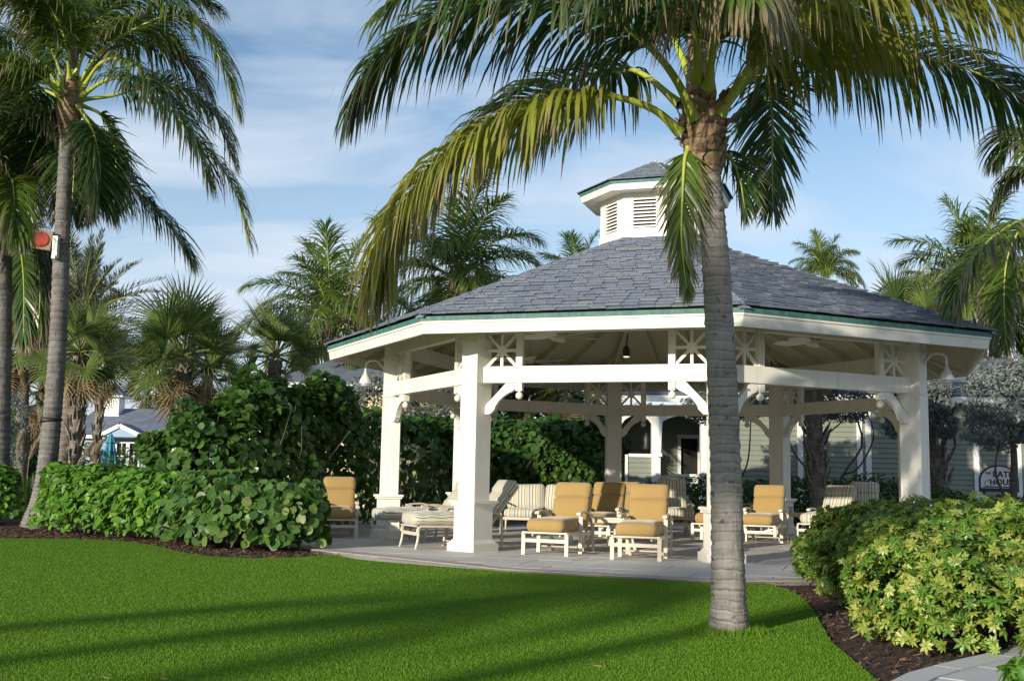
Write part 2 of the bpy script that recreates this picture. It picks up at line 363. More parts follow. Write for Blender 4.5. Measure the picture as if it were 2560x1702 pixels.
# ------------------------------------------------------------------ mesh helpers
def np_mesh(name, V, loops, starts, mats, midx=None, fattr=None, vattr=None, uv=None, smooth=False):
    me = bpy.data.meshes.new(name)
    V = np.asarray(V, np.float32).reshape(-1, 3); loops = np.asarray(loops, np.int32); starts = np.asarray(starts, np.int32)
    me.vertices.add(len(V)); me.vertices.foreach_set('co', V.ravel())
    me.loops.add(len(loops)); me.loops.foreach_set('vertex_index', loops)
    me.polygons.add(len(starts)); me.polygons.foreach_set('loop_start', starts)
    for m in mats: me.materials.append(m)
    if midx is not None: me.polygons.foreach_set('material_index', np.asarray(midx, np.int32))
    me.polygons.foreach_set('use_smooth', np.full(len(starts), bool(smooth)))
    me.update(calc_edges=True)
    for d, dom in ((fattr, 'FACE'), (vattr, 'POINT')):
        for k, a in (d or {}).items():
            at_ = me.attributes.new(k, 'FLOAT', dom); at_.data.foreach_set('value', np.asarray(a, np.float32))
    if uv is not None:
        l = me.uv_layers.new(name='UVMap'); l.data.foreach_set('uv', np.asarray(uv, np.float32).ravel())
    return me

def link(name, me, parent=None, mat4=None):
    o = bpy.data.objects.new(name, me); COL.objects.link(o)
    if parent is not None: o.parent = parent
    if mat4 is not None: o.matrix_local = mat4
    return o

def tag(o, label=None, cat=None, group=None, kind=None):
    if label: o['label'] = label
    if cat: o['category'] = cat
    if group: o['group'] = group
    if kind: o['kind'] = kind
    return o
def thing(name, label, cat, loc=(0, 0, 0), rz=0.0, group=None):
    o = bpy.data.objects.new(name, None); COL.objects.link(o); o.empty_display_size = .2
    o.location = loc; o.rotation_euler = (0, 0, rz)
    return tag(o, label, cat, group)
def Rz(a): return Matrix.Rotation(a, 4, 'Z')
def T(x, y, z): return Matrix.Translation((x, y, z))
I4 = Matrix.Identity(4)

class MB:
    def __init__(s): s.V, s.F, s.m, s.t = [], [], [], []
    def add(s, vs, fs, mat=0, tint=0.5, M4=None):
        k = len(s.V)
        for v in vs:
            v = Vector(v)
            s.V.append(M4 @ v if M4 is not None else v)
        for f in fs:
            s.F.append([i + k for i in f]); s.m.append(mat); s.t.append(tint)
        return s
    def box(s, c, d, M4=None, mat=0, tint=.5, taper=1.0):
        x, y, z = (q / 2 for q in d); cx, cy, cz = c
        vs = [(cx + sx * x * (taper if sz > 0 else 1), cy + sy * y * (taper if sz > 0 else 1), cz + sz * z) for sz in (-1, 1) for sy in (-1, 1) for sx in (-1, 1)]
        return s.add(vs, [(0, 2, 3, 1), (4, 5, 7, 6), (0, 1, 5, 4), (2, 6, 7, 3), (0, 4, 6, 2), (1, 3, 7, 5)], mat, tint, M4)
    def bar(s, a, b, wd, ht, up=(0, 0, 1), M4=None, mat=0):
        a, b = Vector(a), Vector(b); d = (b - a).normalized(); up = Vector(up)
        sd = d.cross(up)
        if sd.length < 1e-4: sd = d.cross(Vector((1, 0, 0)))
        sd.normalize(); up = sd.cross(d)
        vs = [p + sd * (i * wd / 2) + up * (j * ht / 2) for p in (a, b) for i, j in ((-1, -1), (1, -1), (1, 1), (-1, 1))]
        return s.add(vs, [(3, 2, 1, 0), (4, 5, 6, 7), (0, 1, 5, 4), (1, 2, 6, 5), (2, 3, 7, 6), (3, 0, 4, 7)], mat, .5, M4)
    def tube(s, pts, r, n=8, M4=None, mat=0, cap=True, sq=1.0):
        pts = [Vector(p) for p in pts]; rs = r if isinstance(r, (list, tuple)) else [r] * len(pts)
        vs, fs = [], []; ref = None
        for i, p in enumerate(pts):
            d = (pts[min(i + 1, len(pts) - 1)] - pts[max(i - 1, 0)]).normalized()
            if ref is None: ref = d.orthogonal().normalized()
            ref = (ref - d * ref.dot(d)).normalized(); b = d.cross(ref)
            for k in range(n):
                a = 2 * math.pi * k / n
                vs.append(p + ref * math.cos(a) * rs[i] + b * math.sin(a) * rs[i] * sq)
        for i in range(len(pts) - 1):
            for k in range(n):
                fs.append((i * n + k, i * n + (k + 1) % n, (i + 1) * n + (k + 1) % n, (i + 1) * n + k))
        if cap:
            fs.append(tuple(range(n))[::-1]); fs.append(tuple(range((len(pts) - 1) * n, len(pts) * n)))
        return s.add(vs, fs, mat, .5, M4)
    def lathe(s, prof, n=12, M4=None, mat=0):
        vs, fs = [], []
        for r, z in prof:
            for k in range(n):
                a = 2 * math.pi * k / n; vs.append((r * math.cos(a), r * math.sin(a), z))
        for i in range(len(prof) - 1):
            for k in range(n):
                fs.append((i * n + k, i * n + (k + 1) % n, (i + 1) * n + (k + 1) % n, (i + 1) * n + k))
        fs.append(tuple(range(n))[::-1]); fs.append(tuple(range((len(prof) - 1) * n, len(prof) * n)))
        return s.add(vs, fs, mat, .5, M4)
    def ball(s, c, r, n=12, mat=0, M4=None, sz=1.0):
        pr = [(max(1e-4, r * math.sin(math.pi * i / 8)), -r * sz * math.cos(math.pi * i / 8)) for i in range(9)]
        return s.lathe(pr, n, (M4 or I4) @ T(*c), mat)
    def prism(s, poly, z0, z1, M4=None, mat=0, tint=.5):
        n = len(poly)
        vs = [(x, y, z0) for x, y in poly] + [(x, y, z1) for x, y in poly]
        fs = [tuple(range(n))[::-1], tuple(range(n, 2 * n))] + [(i, (i + 1) % n, n + (i + 1) % n, n + i) for i in range(n)]
        return s.add(vs, fs, mat, tint, M4)
    def xprism(s, poly, y0, y1, M4=None, mat=0):
        """poly in (x,z), extruded along y"""
        n = len(poly)
        vs = [(x, y0, z) for x, z in poly] + [(x, y1, z) for x, z in poly]
        fs = [tuple(range(n)), tuple(range(n, 2 * n))[::-1]] + [((i + 1) % n, i, n + i, n + (i + 1) % n) for i in range(n)]
        return s.add(vs, fs, mat, .5, M4)
    def mesh(s, name, mats, smooth=False, auto=None):
        if not isinstance(mats, (list, tuple)): mats = [mats]
        me = bpy.data.meshes.new(name); me.from_pydata([tuple(v) for v in s.V], [], s.F)
        for m in mats: me.materials.append(m)
        me.polygons.foreach_set('material_index', s.m)
        me.polygons.foreach_set('use_smooth', [bool(smooth)] * len(s.F))
        a = me.attributes.new('tint', 'FLOAT', 'FACE'); a.data.foreach_set('value', s.t)
        me.update()
        if auto: me.set_sharp_from_angle(angle=math.radians(auto))
        return me
    def obj(s, name, mats, parent=None, mat4=None, smooth=False, auto=None):
        return link(name, s.mesh(name, mats, smooth, auto), parent, mat4)

def copy_tree(o, parent=None):
    c = o.copy(); COL.objects.link(c)
    if parent is not None:
        c.parent = parent; c.matrix_parent_inverse = o.matrix_parent_inverse.copy()
    for ch in [q for q in KIDS.get(o.name, [])]: copy_tree(ch, c)
    return c
KIDS = {}
def index_kids(o):
    KIDS[o.name] = [c for c in bpy.data.objects if c.parent is o]
    for c in KIDS[o.name]: index_kids(c)

def clip_poly(poly, planes):
    """convex clip: keep points with a*x+b*y<=c"""
    for a, b, c in planes:
        outp = []
        for i in range(len(poly)):
            p, q = poly[i], poly[(i + 1) % len(poly)]
            dp, dq = a * p[0] + b * p[1] - c, a * q[0] + b * q[1] - c
            if dp <= 0: outp.append(p)
            if (dp < 0 < dq) or (dq < 0 < dp):
                t = dp / (dp - dq); outp.append((p[0] + (q[0] - p[0]) * t, p[1] + (q[1] - p[1]) * t))
        poly = outp
        if len(poly) < 3: return []
    return poly
def poly_planes(poly, inset=0.0):
    """half planes of a convex ccw polygon"""
    r = []
    for i in range(len(poly)):
        (x0, y0), (x1, y1) = poly[i], poly[(i + 1) % len(poly)]
        l = math.hypot(x1 - x0, y1 - y0)
        if l < 1e-6: continue
        a, b = (y1 - y0) / l, -(x1 - x0) / l
        r.append((a, b, a * x0 + b * y0 - inset))
    return r
def spline(pts, n):
    """Catmull-Rom through pts -> (n,3) array"""
    P = [np.array(p, float) for p in pts]
    P = [2 * P[0] - P[1]] + P + [2 * P[-1] - P[-2]]
    seg = len(P) - 3; o = []
    for k in range(n):
        t = k / (n - 1) * seg; i = min(int(t), seg - 1); f = t - i
        a, b, c, d = P[i:i + 4]
        o.append(.5 * ((2 * b) + (c - a) * f + (2 * a - 5 * b + 4 * c - d) * f * f + (3 * b - a - 3 * c + d) * f ** 3))
    return np.array(o)
def unit(a): return a / np.maximum(np.linalg.norm(a, axis=-1, keepdims=True), 1e-9)
def sheet(name, poly, z, mat, thick=0.0):
    mb = MB()
    if thick: mb.prism(poly, z - thick, z)
    else: mb.add([(x, y, z) for x, y in poly], [tuple(range(len(poly)))])
    return mb.obj(name, mat)

# ------------------------------------------------------------------ ground
mb = MB(); mb.add([(-900, -300, -.10), (900, -300, -.10), (900, 1500, -.10), (-900, 1500, -.10)], [(0, 1, 2, 3)])
tag(mb.obj('ground', M['soil']), kind='structure')
def gp(l, z=0.0): return [tuple(G(u, v, z)[:2]) for u, v in l]
LAWN_L = gp([(0, 1340), (200, 1341), (300, 1346), (380, 1357), (450, 1373), (520, 1384), (640, 1389), (760, 1386), (815, 1380)])
PATIO_F = gp([(818, 1377), (850, 1383), (900, 1393), (1000, 1401), (1250, 1421), (1500, 1436), (1780, 1450), (1965, 1449)])
LAWN_R = gp([(1900, 1449), (1929, 1453), (1980, 1470), (2012, 1490), (2034, 1517), (2054, 1552), (2079, 1594), (2118, 1626), (2162, 1661), (2207, 1699)])
lawn_poly = [(-3.0, 1.0), (1.6, 2.2)] + LAWN_R[::-1] + [(2.31, 12.72), (-.09, 13.76)] + [PATIO_F[3], PATIO_F[2], PATIO_F[1]] + LAWN_L[::-1] + [(-14, 17.2), (-22, 16.5), (-24, 9), (-16, 1.0)]
tag(sheet('lawn', lawn_poly, -.03, M['lawn']), kind='structure')
mul_l = [(-26, 15.0), (-14, 16.5), (-7.5, 16.6), (-5.5, 16.2), (-3.0, 14.6), (-2.0, 16.5), (-2.6, 20.5), (-1.5, 27), (-9, 25), (-26, 25)]
tag(sheet('mulch_bed', mul_l, -.05, M['mulch']), kind='structure')
mul_r = [(1.0, 5.0), (2.3, 5.2), (4.2, 8.0), (8.5, 11.0), (11.0, 17), (13, 24), (8.5, 26), (6.2, 19), (4.0, 14.0), (2.6, 12.9), (2.2, 10), (1.7, 7)]
tag(sheet('mulch_bed', mul_r, -.052, M['mulch']), kind='structure')
tag(sheet('mulch_bed', [(3, 27), (8, 24.5), (14, 22.5), (22, 26), (22, 31), (5, 33)], -.054, M['mulch']), kind='structure')

def tri_blades(n, P, hmin, hmax, wmin, wmax, mat, name, lean=.55):
    P = np.asarray(P); n = len(P)
    az = rng.uniform(0, 2 * np.pi, n); h = rng.uniform(hmin, hmax, n); wd = rng.uniform(wmin, wmax, n)
    d = np.stack([np.cos(az), np.sin(az), np.zeros(n)], 1); la = rng.uniform(0, 2 * np.pi, n); lm = rng.uniform(0, lean, n) * h
    tip = P + np.stack([np.cos(la) * lm, np.sin(la) * lm, h], 1)
    V = np.stack([P - d * wd[:, None] / 2, P + d * wd[:, None] / 2, tip], 1).reshape(-1, 3)
    return np_mesh(name, V, np.arange(3 * n), np.arange(n) * 3, [mat], fattr={'tint': rng.uniform(0, 1, n)})
def in_poly(x, y, poly):
    r = np.zeros(len(x), bool); n = len(poly)
    for i in range(n):
        x0, y0 = poly[i]; x1, y1 = poly[(i + 1) % n]
        c = ((y0 > y) != (y1 > y)) & (x < (x1 - x0) * (y - y0) / ((y1 - y0) or 1e-9) + x0)
        r ^= c
    return r
def lawn_points(N):
    # denser near the camera: pick depth so that the density on the ground falls with distance
    Y = 4.6 * (18.0 / 4.6) ** rng.uniform(0, 1, N); X = rng.uniform(-.56, .52, N) * Y
    k = in_poly(X, Y, lawn_poly); return np.stack([X[k], Y[k], np.full(k.sum(), -.032)], 1)
g = link('grass', tri_blades(0, lawn_points(800000), .008, .019, .003, .006, M['blade'], 'grass'))
tag(g, 'short bright green turf of the clipped lawn', 'grass', kind='stuff')
HBX, HBY = 1.72, 8.78
_a = rng.uniform(0, 6.283, 2600); _r = .16 + np.abs(rng.normal(0, .07, 2600))
tf = link('grass_tuft', tri_blades(0, np.stack([HBX + _r * np.cos(_a), HBY + _r * np.sin(_a), np.full(2600, -.035)], 1), .02, .075, .004, .008, M['blade'], 'grass_tuft', .7))
tag(tf, 'longer grass tufts left round the foot of the front palm', 'grass', kind='stuff')
def chips(name, poly, N, z):
    xs = [p[0] for p in poly]; ys = [p[1] for p in poly]
    X = rng.uniform(min(xs), max(xs), N); Y = rng.uniform(min(ys), max(ys), N); k = in_poly(X, Y, poly) & ~in_poly(X, Y, lawn_poly)
    X, Y = X[k], Y[k]; n = len(X); a = rng.uniform(0, 2 * np.pi, n); l = rng.uniform(.008, .035, n); wd = rng.uniform(.003, .010, n)
    d = np.stack([np.cos(a), np.sin(a), rng.uniform(-.5, .5, n)], 1) * l[:, None]; s = np.stack([-np.sin(a), np.cos(a), rng.uniform(-.8, .8, n)], 1) * wd[:, None]
    c = np.stack([X, Y, z + rng.uniform(.004, .03, n)], 1)
    V = np.stack([c - d - s, c + d - s * .6, c + d + s, c - d + s * .7], 1).reshape(-1, 3)
    o = link(name, np_mesh(name, V, np.arange(4 * n), np.arange(n) * 4, [M['chip']], fattr={'tint': rng.uniform(0, 1, n)}))
    return o
tag(chips('mulch_chips', [(-12, 15), (-2.4, 14.6), (-2.4, 17), (-12, 22.5)], 60000, -.05), 'loose reddish bark chips along the left hedges', 'mulch', kind='stuff')
tag(chips('mulch_chips', mul_r, 70000, -.052), 'loose dark bark chips round the variegated hedge', 'mulch', kind='stuff')

# ------------------------------------------------------------------ patio of stone pavers
patio_poly = [(-3.6, 17.3)] + [PATIO_F[0], PATIO_F[4], (2.31, 12.69), (3.6, 12.95), (8.2, 15.2), (10.8, 20.5), (9.5, 26.0), (2.6, 28.3), (-3.4, 26.0), (-4.4, 20.5)]
def ccw(p):
    a = sum(p[i][0] * p[(i + 1) % len(p)][1] - p[(i + 1) % len(p)][0] * p[i][1] for i in range(len(p)))
    return p if a > 0 else p[::-1]
patio_poly = ccw(patio_poly)
patio = sheet('patio', patio_poly, -.008, M['grout'], .06); tag(patio, kind='structure')
BW = .30
planes_in = poly_planes(patio_poly, BW + .014)
ang = math.radians(-18.8); ca, sa = math.cos(ang), math.sin(ang); TS = .92
pm_full = None
for i in range(-12, 13):
    for j in range(-12, 13):
        ox, oy = (i + (.5 if j % 2 else 0)) * TS, j * TS
        loc = [(ox + a * (TS - .014), oy + b * (TS - .014)) for a, b in ((0, 0), (1, 0), (1, 1), (0, 1))]
        wpts = [(2.66 + x * ca - y * sa, 20.4 + x * sa + y * ca) for x, y in loc]
        if wpts[0][1] > 24.5: continue
        pl = clip_poly(wpts, planes_in)
        if len(pl) < 3: continue
        cx, cy = sum(p[0] for p in pl) / len(pl), sum(p[1] for p in pl) / len(pl)
        if len(pl) == 4 and all(abs(pl[q][0] - wpts[q][0]) + abs(pl[q][1] - wpts[q][1]) < 1e-6 for q in range(4)):
            if pm_full is None:
                m2 = MB(); h = (TS - .014) / 2; m2.prism([(-h, -h), (h, -h), (h, h), (-h, h)], -.02, 0); pm_full = m2.mesh('paver', M['coral'])
            link('paver', pm_full, patio, T(cx, cy, random.uniform(-.0015, .0015)) @ Rz(ang))
        else:
            m2 = MB(); m2.prism([(x - cx, y - cy) for x, y in pl], -.02, 0); m2.obj('paver', M['coral'], patio, T(cx, cy, random.uniform(-.0015, .0015)))
n = len(patio_poly)
for i in range(n):
    a, b = Vector(patio_poly[i]), Vector(patio_poly[(i + 1) % n])
    if min(a.y, b.y) > 17.5: continue
    L = (b - a).length; k = max(1, round(L / .62)); d = (b - a) / L; nn = Vector((-d.y, d.x))
    for q in range(k):
        p0, p1 = a + d * (L * q / k + .006), a + d * (L * (q + 1) / k - .006)
        pl = clip_poly([tuple(p0), tuple(p1), tuple(p1 + nn * BW), tuple(p0 + nn * BW)], poly_planes(patio_poly))
        if len(pl) < 3: continue
        c = (p0 + p1) / 2 + nn * BW / 2
        m2 = MB(); m2.prism([(x - c.x, y - c.y) for x, y in pl], -.03, 0)
        m2.obj('border_paver', M['coralborder'], patio, T(c.x, c.y, random.uniform(-.002, .002)))

# ------------------------------------------------------------------ path bottom right
kl = gp([(2120, 1760), (2230, 1702), (2268, 1683), (2348, 1661), (2428, 1642), (2560, 1613), (2760, 1560), (3100, 1490)])
ks = spline([(x, y, 0) for x, y in kl], 90)
tn = np.gradient(ks, axis=0); tn = unit(tn); nr = np.stack([tn[:, 1], -tn[:, 0], tn[:, 2]], 1)
kerb_o = ks + nr * .17
far = [(9, 3), (2.0, 1.5)]
path_poly = [tuple(p[:2]) for p in (ks + nr * .02)] + [(14, 8), (8, 2.0), (3, 1.5)]
path = sheet('path', path_poly, -.035, M['grout']); tag(path, kind='structure')
cum = np.concatenate([[0], np.cumsum(np.linalg.norm(np.diff(ks, axis=0), axis=1))])
def along(arr, s): return np.array([np.interp(s, cum, arr[:, k]) for k in range(3)])
s0 = 0.0; SL = .78
while s0 + SL < cum[-1]:
    m2 = MB(); q = [s0 + .004, s0 + SL / 2, s0 + SL - .004]
    inn = [along(ks, t) for t in q]; ou = [along(kerb_o, t) for t in q]; c = (inn[1] + ou[1]) / 2
    m2.prism([(p[0] - c[0], p[1] - c[1]) for p in ou[::-1] + inn][::-1], -.06, 0.0)
    o = m2.obj('kerb_stone', M['pathstone'], path, T(c[0], c[1], .006)); s0 += SL
po = kerb_o + nr * .008; rows = [0, .42, .84, 1.26, 1.68]
for r in range(4):
    s0 = .2 * (r % 2)
    while s0 + .6 < cum[-1]:
        a0, a1 = along(po + nr * rows[r], s0 + .004), along(po + nr * rows[r], s0 + .596)
        b0, b1 = along(po + nr * (rows[r + 1] - .008), s0 + .004), along(po + nr * (rows[r + 1] - .008), s0 + .596)
        c = (a0 + a1 + b0 + b1) / 4; m2 = MB(); m2.prism([(p[0] - c[0], p[1] - c[1]) for p in (a0, b0, b1, a1)][::-1][::-1], -.05, 0)
        m2.obj('path_paver', M['pathstone'], path, T(c[0], c[1], random.uniform(-.006, -.002))); s0 += .6

# ------------------------------------------------------------------ gazebo
GC, GTH = (2.664, 20.425), math.radians(3.669)
RP, HW = 4.837, .165
gz = thing('gazebo', 'large cream eight sided open gazebo with grey slate roof and louvred cupola', 'gazebo', (GC[0], GC[1], 0), GTH)
c8, s8 = math.cos(math.pi / 8), math.sin(math.pi / 8)
ROOF_R, ROOF_Z, CUP_R, CUP_Z = 6.07, 3.385, 1.02, 5.385
SLOPE = (CUP_Z - ROOF_Z) / (ROOF_R - CUP_R)              # along the hips
# posts
mb = MB(); mb.box((0, 0, 1.25 + .02), (2 * HW, 2 * HW, 2.50)); mb.box((0, 0, 3.02), (2 * HW - .012, 2 * HW - .012, 1.06)); mb.box((0, 0, 3.16), (2 * HW + .03, 2 * HW + .03, .05))
m_post = mb.mesh('post', M['white'])
mb = MB(); mb.box((0, 0, .375), (.41, .41, .69)); mb.box((0, 0, .06), (.544, .544, .12)); mb.box((0, 0, .145), (.50, .50, .05), taper=.86)
mb.box((0, 0, .727), (.53, .53, .038)); mb.box((0, 0, .69), (.475, .475, .036)); m_plinth = mb.mesh('plinth', M['white'])
mb = MB(); mb.box((0, 0, 2.505), (2 * HW + .035, 2 * HW + .035, .028)); m_mould = mb.mesh('moulding', M['white'])
EDGE = 2 * RP * s8; AP = RP * c8
# beam parts in face coords: x along the face, y=-outward
x0 = EDGE / 2 - .16
mb = MB(); mb.box((0, -AP, 2.637), (2 * x0, .15, .245)); m_beam = mb.mesh('beam', M['white'])
mb = MB(); mb.box((0, -AP, 2.637), (.075, .164, .236))
for z in (2.585, 2.69): mb.ball((0, -AP - .081, z), .013, 6)
m_plate = mb.mesh('end_plate', M['white'])
xs = EDGE / 2 - .175 - .47 - .05                        # centre of the strut
mb = MB(); mb.box((0, 0, 3.03), (.10, .10, .54)); mb.box((0, 0, 2.452), (.10, .10, .124)); m_strut = mb.mesh('strut', M['white'])
mb = MB(); mb.ball((0, 0, 2.322), .058, 14); mb.lathe([(.02, 2.37), (.03, 2.392)], 8); m_fin = mb.mesh('finial', M['white'], True)
# starburst: centre c, half size h
def starburst():
    mb = MB(); hx, hz = .235, .245; cz = 3.005
    mb.box((0, 0, cz), (2 * hx, .04, .042)); mb.box((0, 0.0005, cz), (.042, .039, 2 * hz))
    for s in (-1, 1): mb.bar((-hx, 0.001 * s, cz - s * hz), (hx, 0.001 * s, cz + s * hz), .037, .042, (0, 1, 0) if False else (0, 0, 1))
    mb.lathe([(.075, -.024), (.085, 0), (.075, .024)], 8, T(0, 0, cz) @ Matrix.Rotation(math.pi / 2, 4, 'X') @ Rz(math.pi / 8))
    return mb.mesh('starburst_panel', M['white'])
m_star = starburst()
bp = [(0, -.47), (0, -.35), (.33, 0), (.47, 0), (.47, -.085), (.42, -.13), (.36, -.155), (.29, -.20), (.22, -.265), (.165, -.345), (.145, -.40), (.075, -.47)]
mb = MB(); mb.xprism([(x, z + 2.513) for x, z in bp], -.045, .045); m_brk = mb.mesh('bracket', M['white'])
mb = MB(); mb.xprism([(-x, z + 2.513) for x, z in bp], -.045, .045); m_brk2 = mb.mesh('bracket', M['white'])
def zroof(r): return ROOF_Z + SLOPE * (ROOF_R - r)       # at the hips, r = vertex radius
mb = MB(); mb.box((0, -AP, 3.40), (EDGE - .1, .14, .26)); m_pl = mb.mesh('wall_plate', M['white'])
R1, R0 = ROOF_R, 5.986
e1, a1 = R1 * s8, R1 * c8; e0, a0 = R0 * s8, R0 * c8
def ring_piece(ro, ri, zt, zb, off=0.0):
    """a straight board between two octagon radii, mitred at the hips"""
    mb = MB(); vs = []
    for r, z in ((ro, zt), (ro - off, zb), (ri - off, zb), (ri, zt)):
        vs += [(-r * s8, -r * c8, z), (r * s8, -r * c8, z)]
    mb.add(vs, [(0, 2, 3, 1), (2, 4, 5, 3), (4, 6, 7, 5), (6, 0, 1, 7), (0, 6, 4, 2), (1, 3, 5, 7)])
    return mb
m_fascia = ring_piece(6.022, 5.97, 3.322, 3.150, .03).mesh('fascia', M['white'])
m_drip = ring_piece(6.040, 5.98, 3.327, 3.296, .003).mesh('fascia_lip', M['white'])
m_flash = ring_piece(6.062, 5.99, 3.392, 3.3275, .012).mesh('copper_flashing', M['copper'])
# ceiling deck under the slates
mb = MB(); zi = zroof(.9)
def faceq(r0, r1, dz): return [(-r0 * s8, -r0 * c8, zroof(r0) + dz), (r0 * s8, -r0 * c8, zroof(r0) + dz), (r1 * s8, -r1 * c8, zroof(r1) + dz), (-r1 * s8, -r1 * c8, zroof(r1) + dz)]
v = faceq(5.985, .6, -.085) + faceq(5.985, .6, -.035)
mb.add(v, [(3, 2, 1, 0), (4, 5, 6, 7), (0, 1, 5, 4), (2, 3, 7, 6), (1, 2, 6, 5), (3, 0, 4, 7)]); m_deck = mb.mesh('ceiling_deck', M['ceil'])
def rafter(xf, r0, r1):
    mb = MB(); z0, z1 = zroof(r0 / c8) - .165, zroof(r1 / c8) - .165
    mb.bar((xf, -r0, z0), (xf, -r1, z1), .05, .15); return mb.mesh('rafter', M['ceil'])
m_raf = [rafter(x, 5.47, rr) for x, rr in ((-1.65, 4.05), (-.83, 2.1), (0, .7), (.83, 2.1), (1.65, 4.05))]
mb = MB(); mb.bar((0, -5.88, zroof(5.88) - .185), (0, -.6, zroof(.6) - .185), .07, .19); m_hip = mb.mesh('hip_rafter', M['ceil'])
mb = MB(); mb.box((0, 0, 5.15), (.5, .5, .3)); mb.lathe([(.3, 4.98), (.36, 5.02), (.36, 5.2)], 8); mb.obj('king_block', M['ceil'], gz)
hcap = MB()
hr = np.linspace(6.06, 1.06, 19)
for q in range(18):
    ra, rb = hr[q] + .02, hr[q + 1] - .04
    za, zb_ = zroof(ra) + .044, zroof(rb) + .034
    hcap.add([(-.085, -ra, za - .036), (0, -ra, za), (.085, -ra, za - .036), (-.085, -rb, zb_ - .036), (0, -rb, zb_), (.085, -rb, zb_ - .036), (-.085, -ra, za - .05), (.085, -ra, za - .05)],
             [(0, 1, 4, 3), (1, 2, 5, 4), (0, 6, 7, 2, 1)], 0, random.random())
m_hcap = hcap.mesh('hip_cap', M['slate'])
mb = MB()
mb.tube([(0.005 * math.sin(q * 1.7), -6.05 + 5.0 * q / 60, zroof(6.05 - 5.0 * q / 60) + .044 + .006 * math.sin(q * 2.3)) for q in range(61)], [.011 + .008 * abs(math.sin(q * 1.31)) for q in range(61)], 5)
m_lead = mb.mesh('hip_mortar', M['lead'])
for k in range(8):
    Mp = Rz(math.radians(45 * (k - 2))); Mf = Rz(math.radians(45 * (k - 2) + 22.5))
    p = link('post', m_post, gz, Mp @ T(0, -RP, 0))
    link('plinth', m_plinth, p); link('moulding', m_mould, p)
    b = link('beam', m_beam, gz, Mf); [link('end_plate', m_plate, b, T(s * (x0 - .02), 0, 0)) for s in (-1, 1)]
    for s in (-1, 1):
        st = link('strut', m_strut, gz, Mf @ T(s * xs, -AP, 0)); link('finial', m_fin, st)
        link('starburst_panel', m_star, gz, Mf @ T(s * (xs + .285), -AP, 0))
        link('bracket', m_brk if s < 0 else m_brk2, gz, Mf @ T(s * (EDGE / 2 - .166), -AP, 0))
    link('wall_plate', m_pl, gz, Mf)
    f = link('fascia', m_fascia, gz, Mf); link('fascia_lip', m_drip, f)
    link('copper_flashing', m_flash, gz, Mf); link('ceiling_deck', m_deck, gz, Mf)
    for m_ in m_raf: link('rafter', m_, gz, Mf)
    link('hip_rafter', m_hip, gz, Mp); h = link('hip_cap', m_hcap, gz, Mp); link('hip_mortar', m_lead, h)

# slates ---------------------------------------------------------------
def slates_face(k, R_out, R_in, z_out, z_in, wmin, wmax, expo, lap, th, mf_angle):
    """yields (poly (s,q), full?, M4) : slates of one roof face in slope coords"""
    ao, ai = R_out * c8, R_in * c8; Lq = math.hypot(ao - ai, z_in - z_out)
    al = math.atan2(z_in - z_out, ao - ai)
    M4 = Rz(mf_angle) @ T(0, -ao, z_out) @ Matrix.Rotation(al, 4, 'X')
    t8 = math.tan(math.pi / 8); hw0 = ao * t8; tap = t8 * (ao - ai) / Lq
    res = []; q = 0.0; row = 0
    while q < Lq - .03:
        e = min(q + expo + lap, Lq); s = -math.ceil((hw0 + .3) / .235) * .235 + (.1175 if row % 2 else 0) + random.uniform(-.025, .025)
        while s < hw0:
            wdt = random.uniform(wmin, wmax)
            p = clip_poly([(s + .004, q), (s + wdt - .004, q), (s + wdt - .004, e), (s + .004, e)], [(1, tap, hw0), (-1, tap, hw0)])
            if len(p) >= 3: res.append((p, len(p) == 4 and abs(p[0][0] - s - .004) < 1e-6 and abs(p[1][0] - s - wdt + .004) < 1e-6 and abs(p[2][0] - p[1][0]) < 1e-6 and abs(p[3][0] - p[0][0]) < 1e-6, M4, q, e, s, wdt))
            s += wdt
        q += expo; row += 1
    return res
def slate_solid(mb, p, th, q0, q1, M4=None, tint=.5, off=(0, 0)):
    n = len(p); vt, vb = [], []
    for s, q in p:
        f = (q - q0) / max(q1 - q0, 1e-6); lift = (1 - f) * (th * 1.6) + .003
        vt.append((s - off[0], q - off[1], lift + th * (1 - .5 * f))); vb.append((s - off[0], q - off[1], lift - th * .35))
    mb.add(vt + vb, [tuple(range(n))] + [((i + 1) % n, i, n + i, n + (i + 1) % n) for i in range(n)], 0, tint, M4)
all_s = []
for k in range(8):
    for sl in slates_face(k, ROOF_R + .03, CUP_R + .02, ROOF_Z + .012, CUP_Z + .012, .215, .255, .18, .08, .012, math.radians(45 * (k - 2) + 22.5)):
        all_s.append((k, sl))
gzM = T(GC[0], GC[1], 0) @ Rz(GTH); camp = Vector((0, 0, EYE))
def shown_area(k, sl):
    p, full, M4, q0, q1, s0, wd = sl
    if k not in (0, 1, 2): return 0
    c = gzM @ M4 @ Vector((s0 + wd / 2, (q0 + q1) / 2, 0)); nrm = (gzM @ M4).to_3x3() @ Vector((0, 0, 1))
    d = camp - c; x = c.x / c.y * F_PX + 1280
    if x > 2480: return 0
    return max(0, nrm.dot(d.normalized())) / d.length_squared * wd * (q1 - q0) * (1 if full else .3)
order = sorted(range(len(all_s)), key=lambda i: -shown_area(*all_s[i]))
top = set(order[:300])
unit_mb = MB(); slate_solid(unit_mb, [(-.5, 0), (.5, 0), (.5, 1), (-.5, 1)], 1.0, 0, 1); 
def unit_slate(tint):
    mb = MB(); slate_solid(mb, [(-.5, 0), (.5, 0), (.5, .62), (.5, 1), (-.5, 1), (-.5, .62)], 1.0, 0, 1, None, tint); return mb.mesh('roof_slate', M['slate'])
u_sl = unit_slate(0.0)
rest = MB()
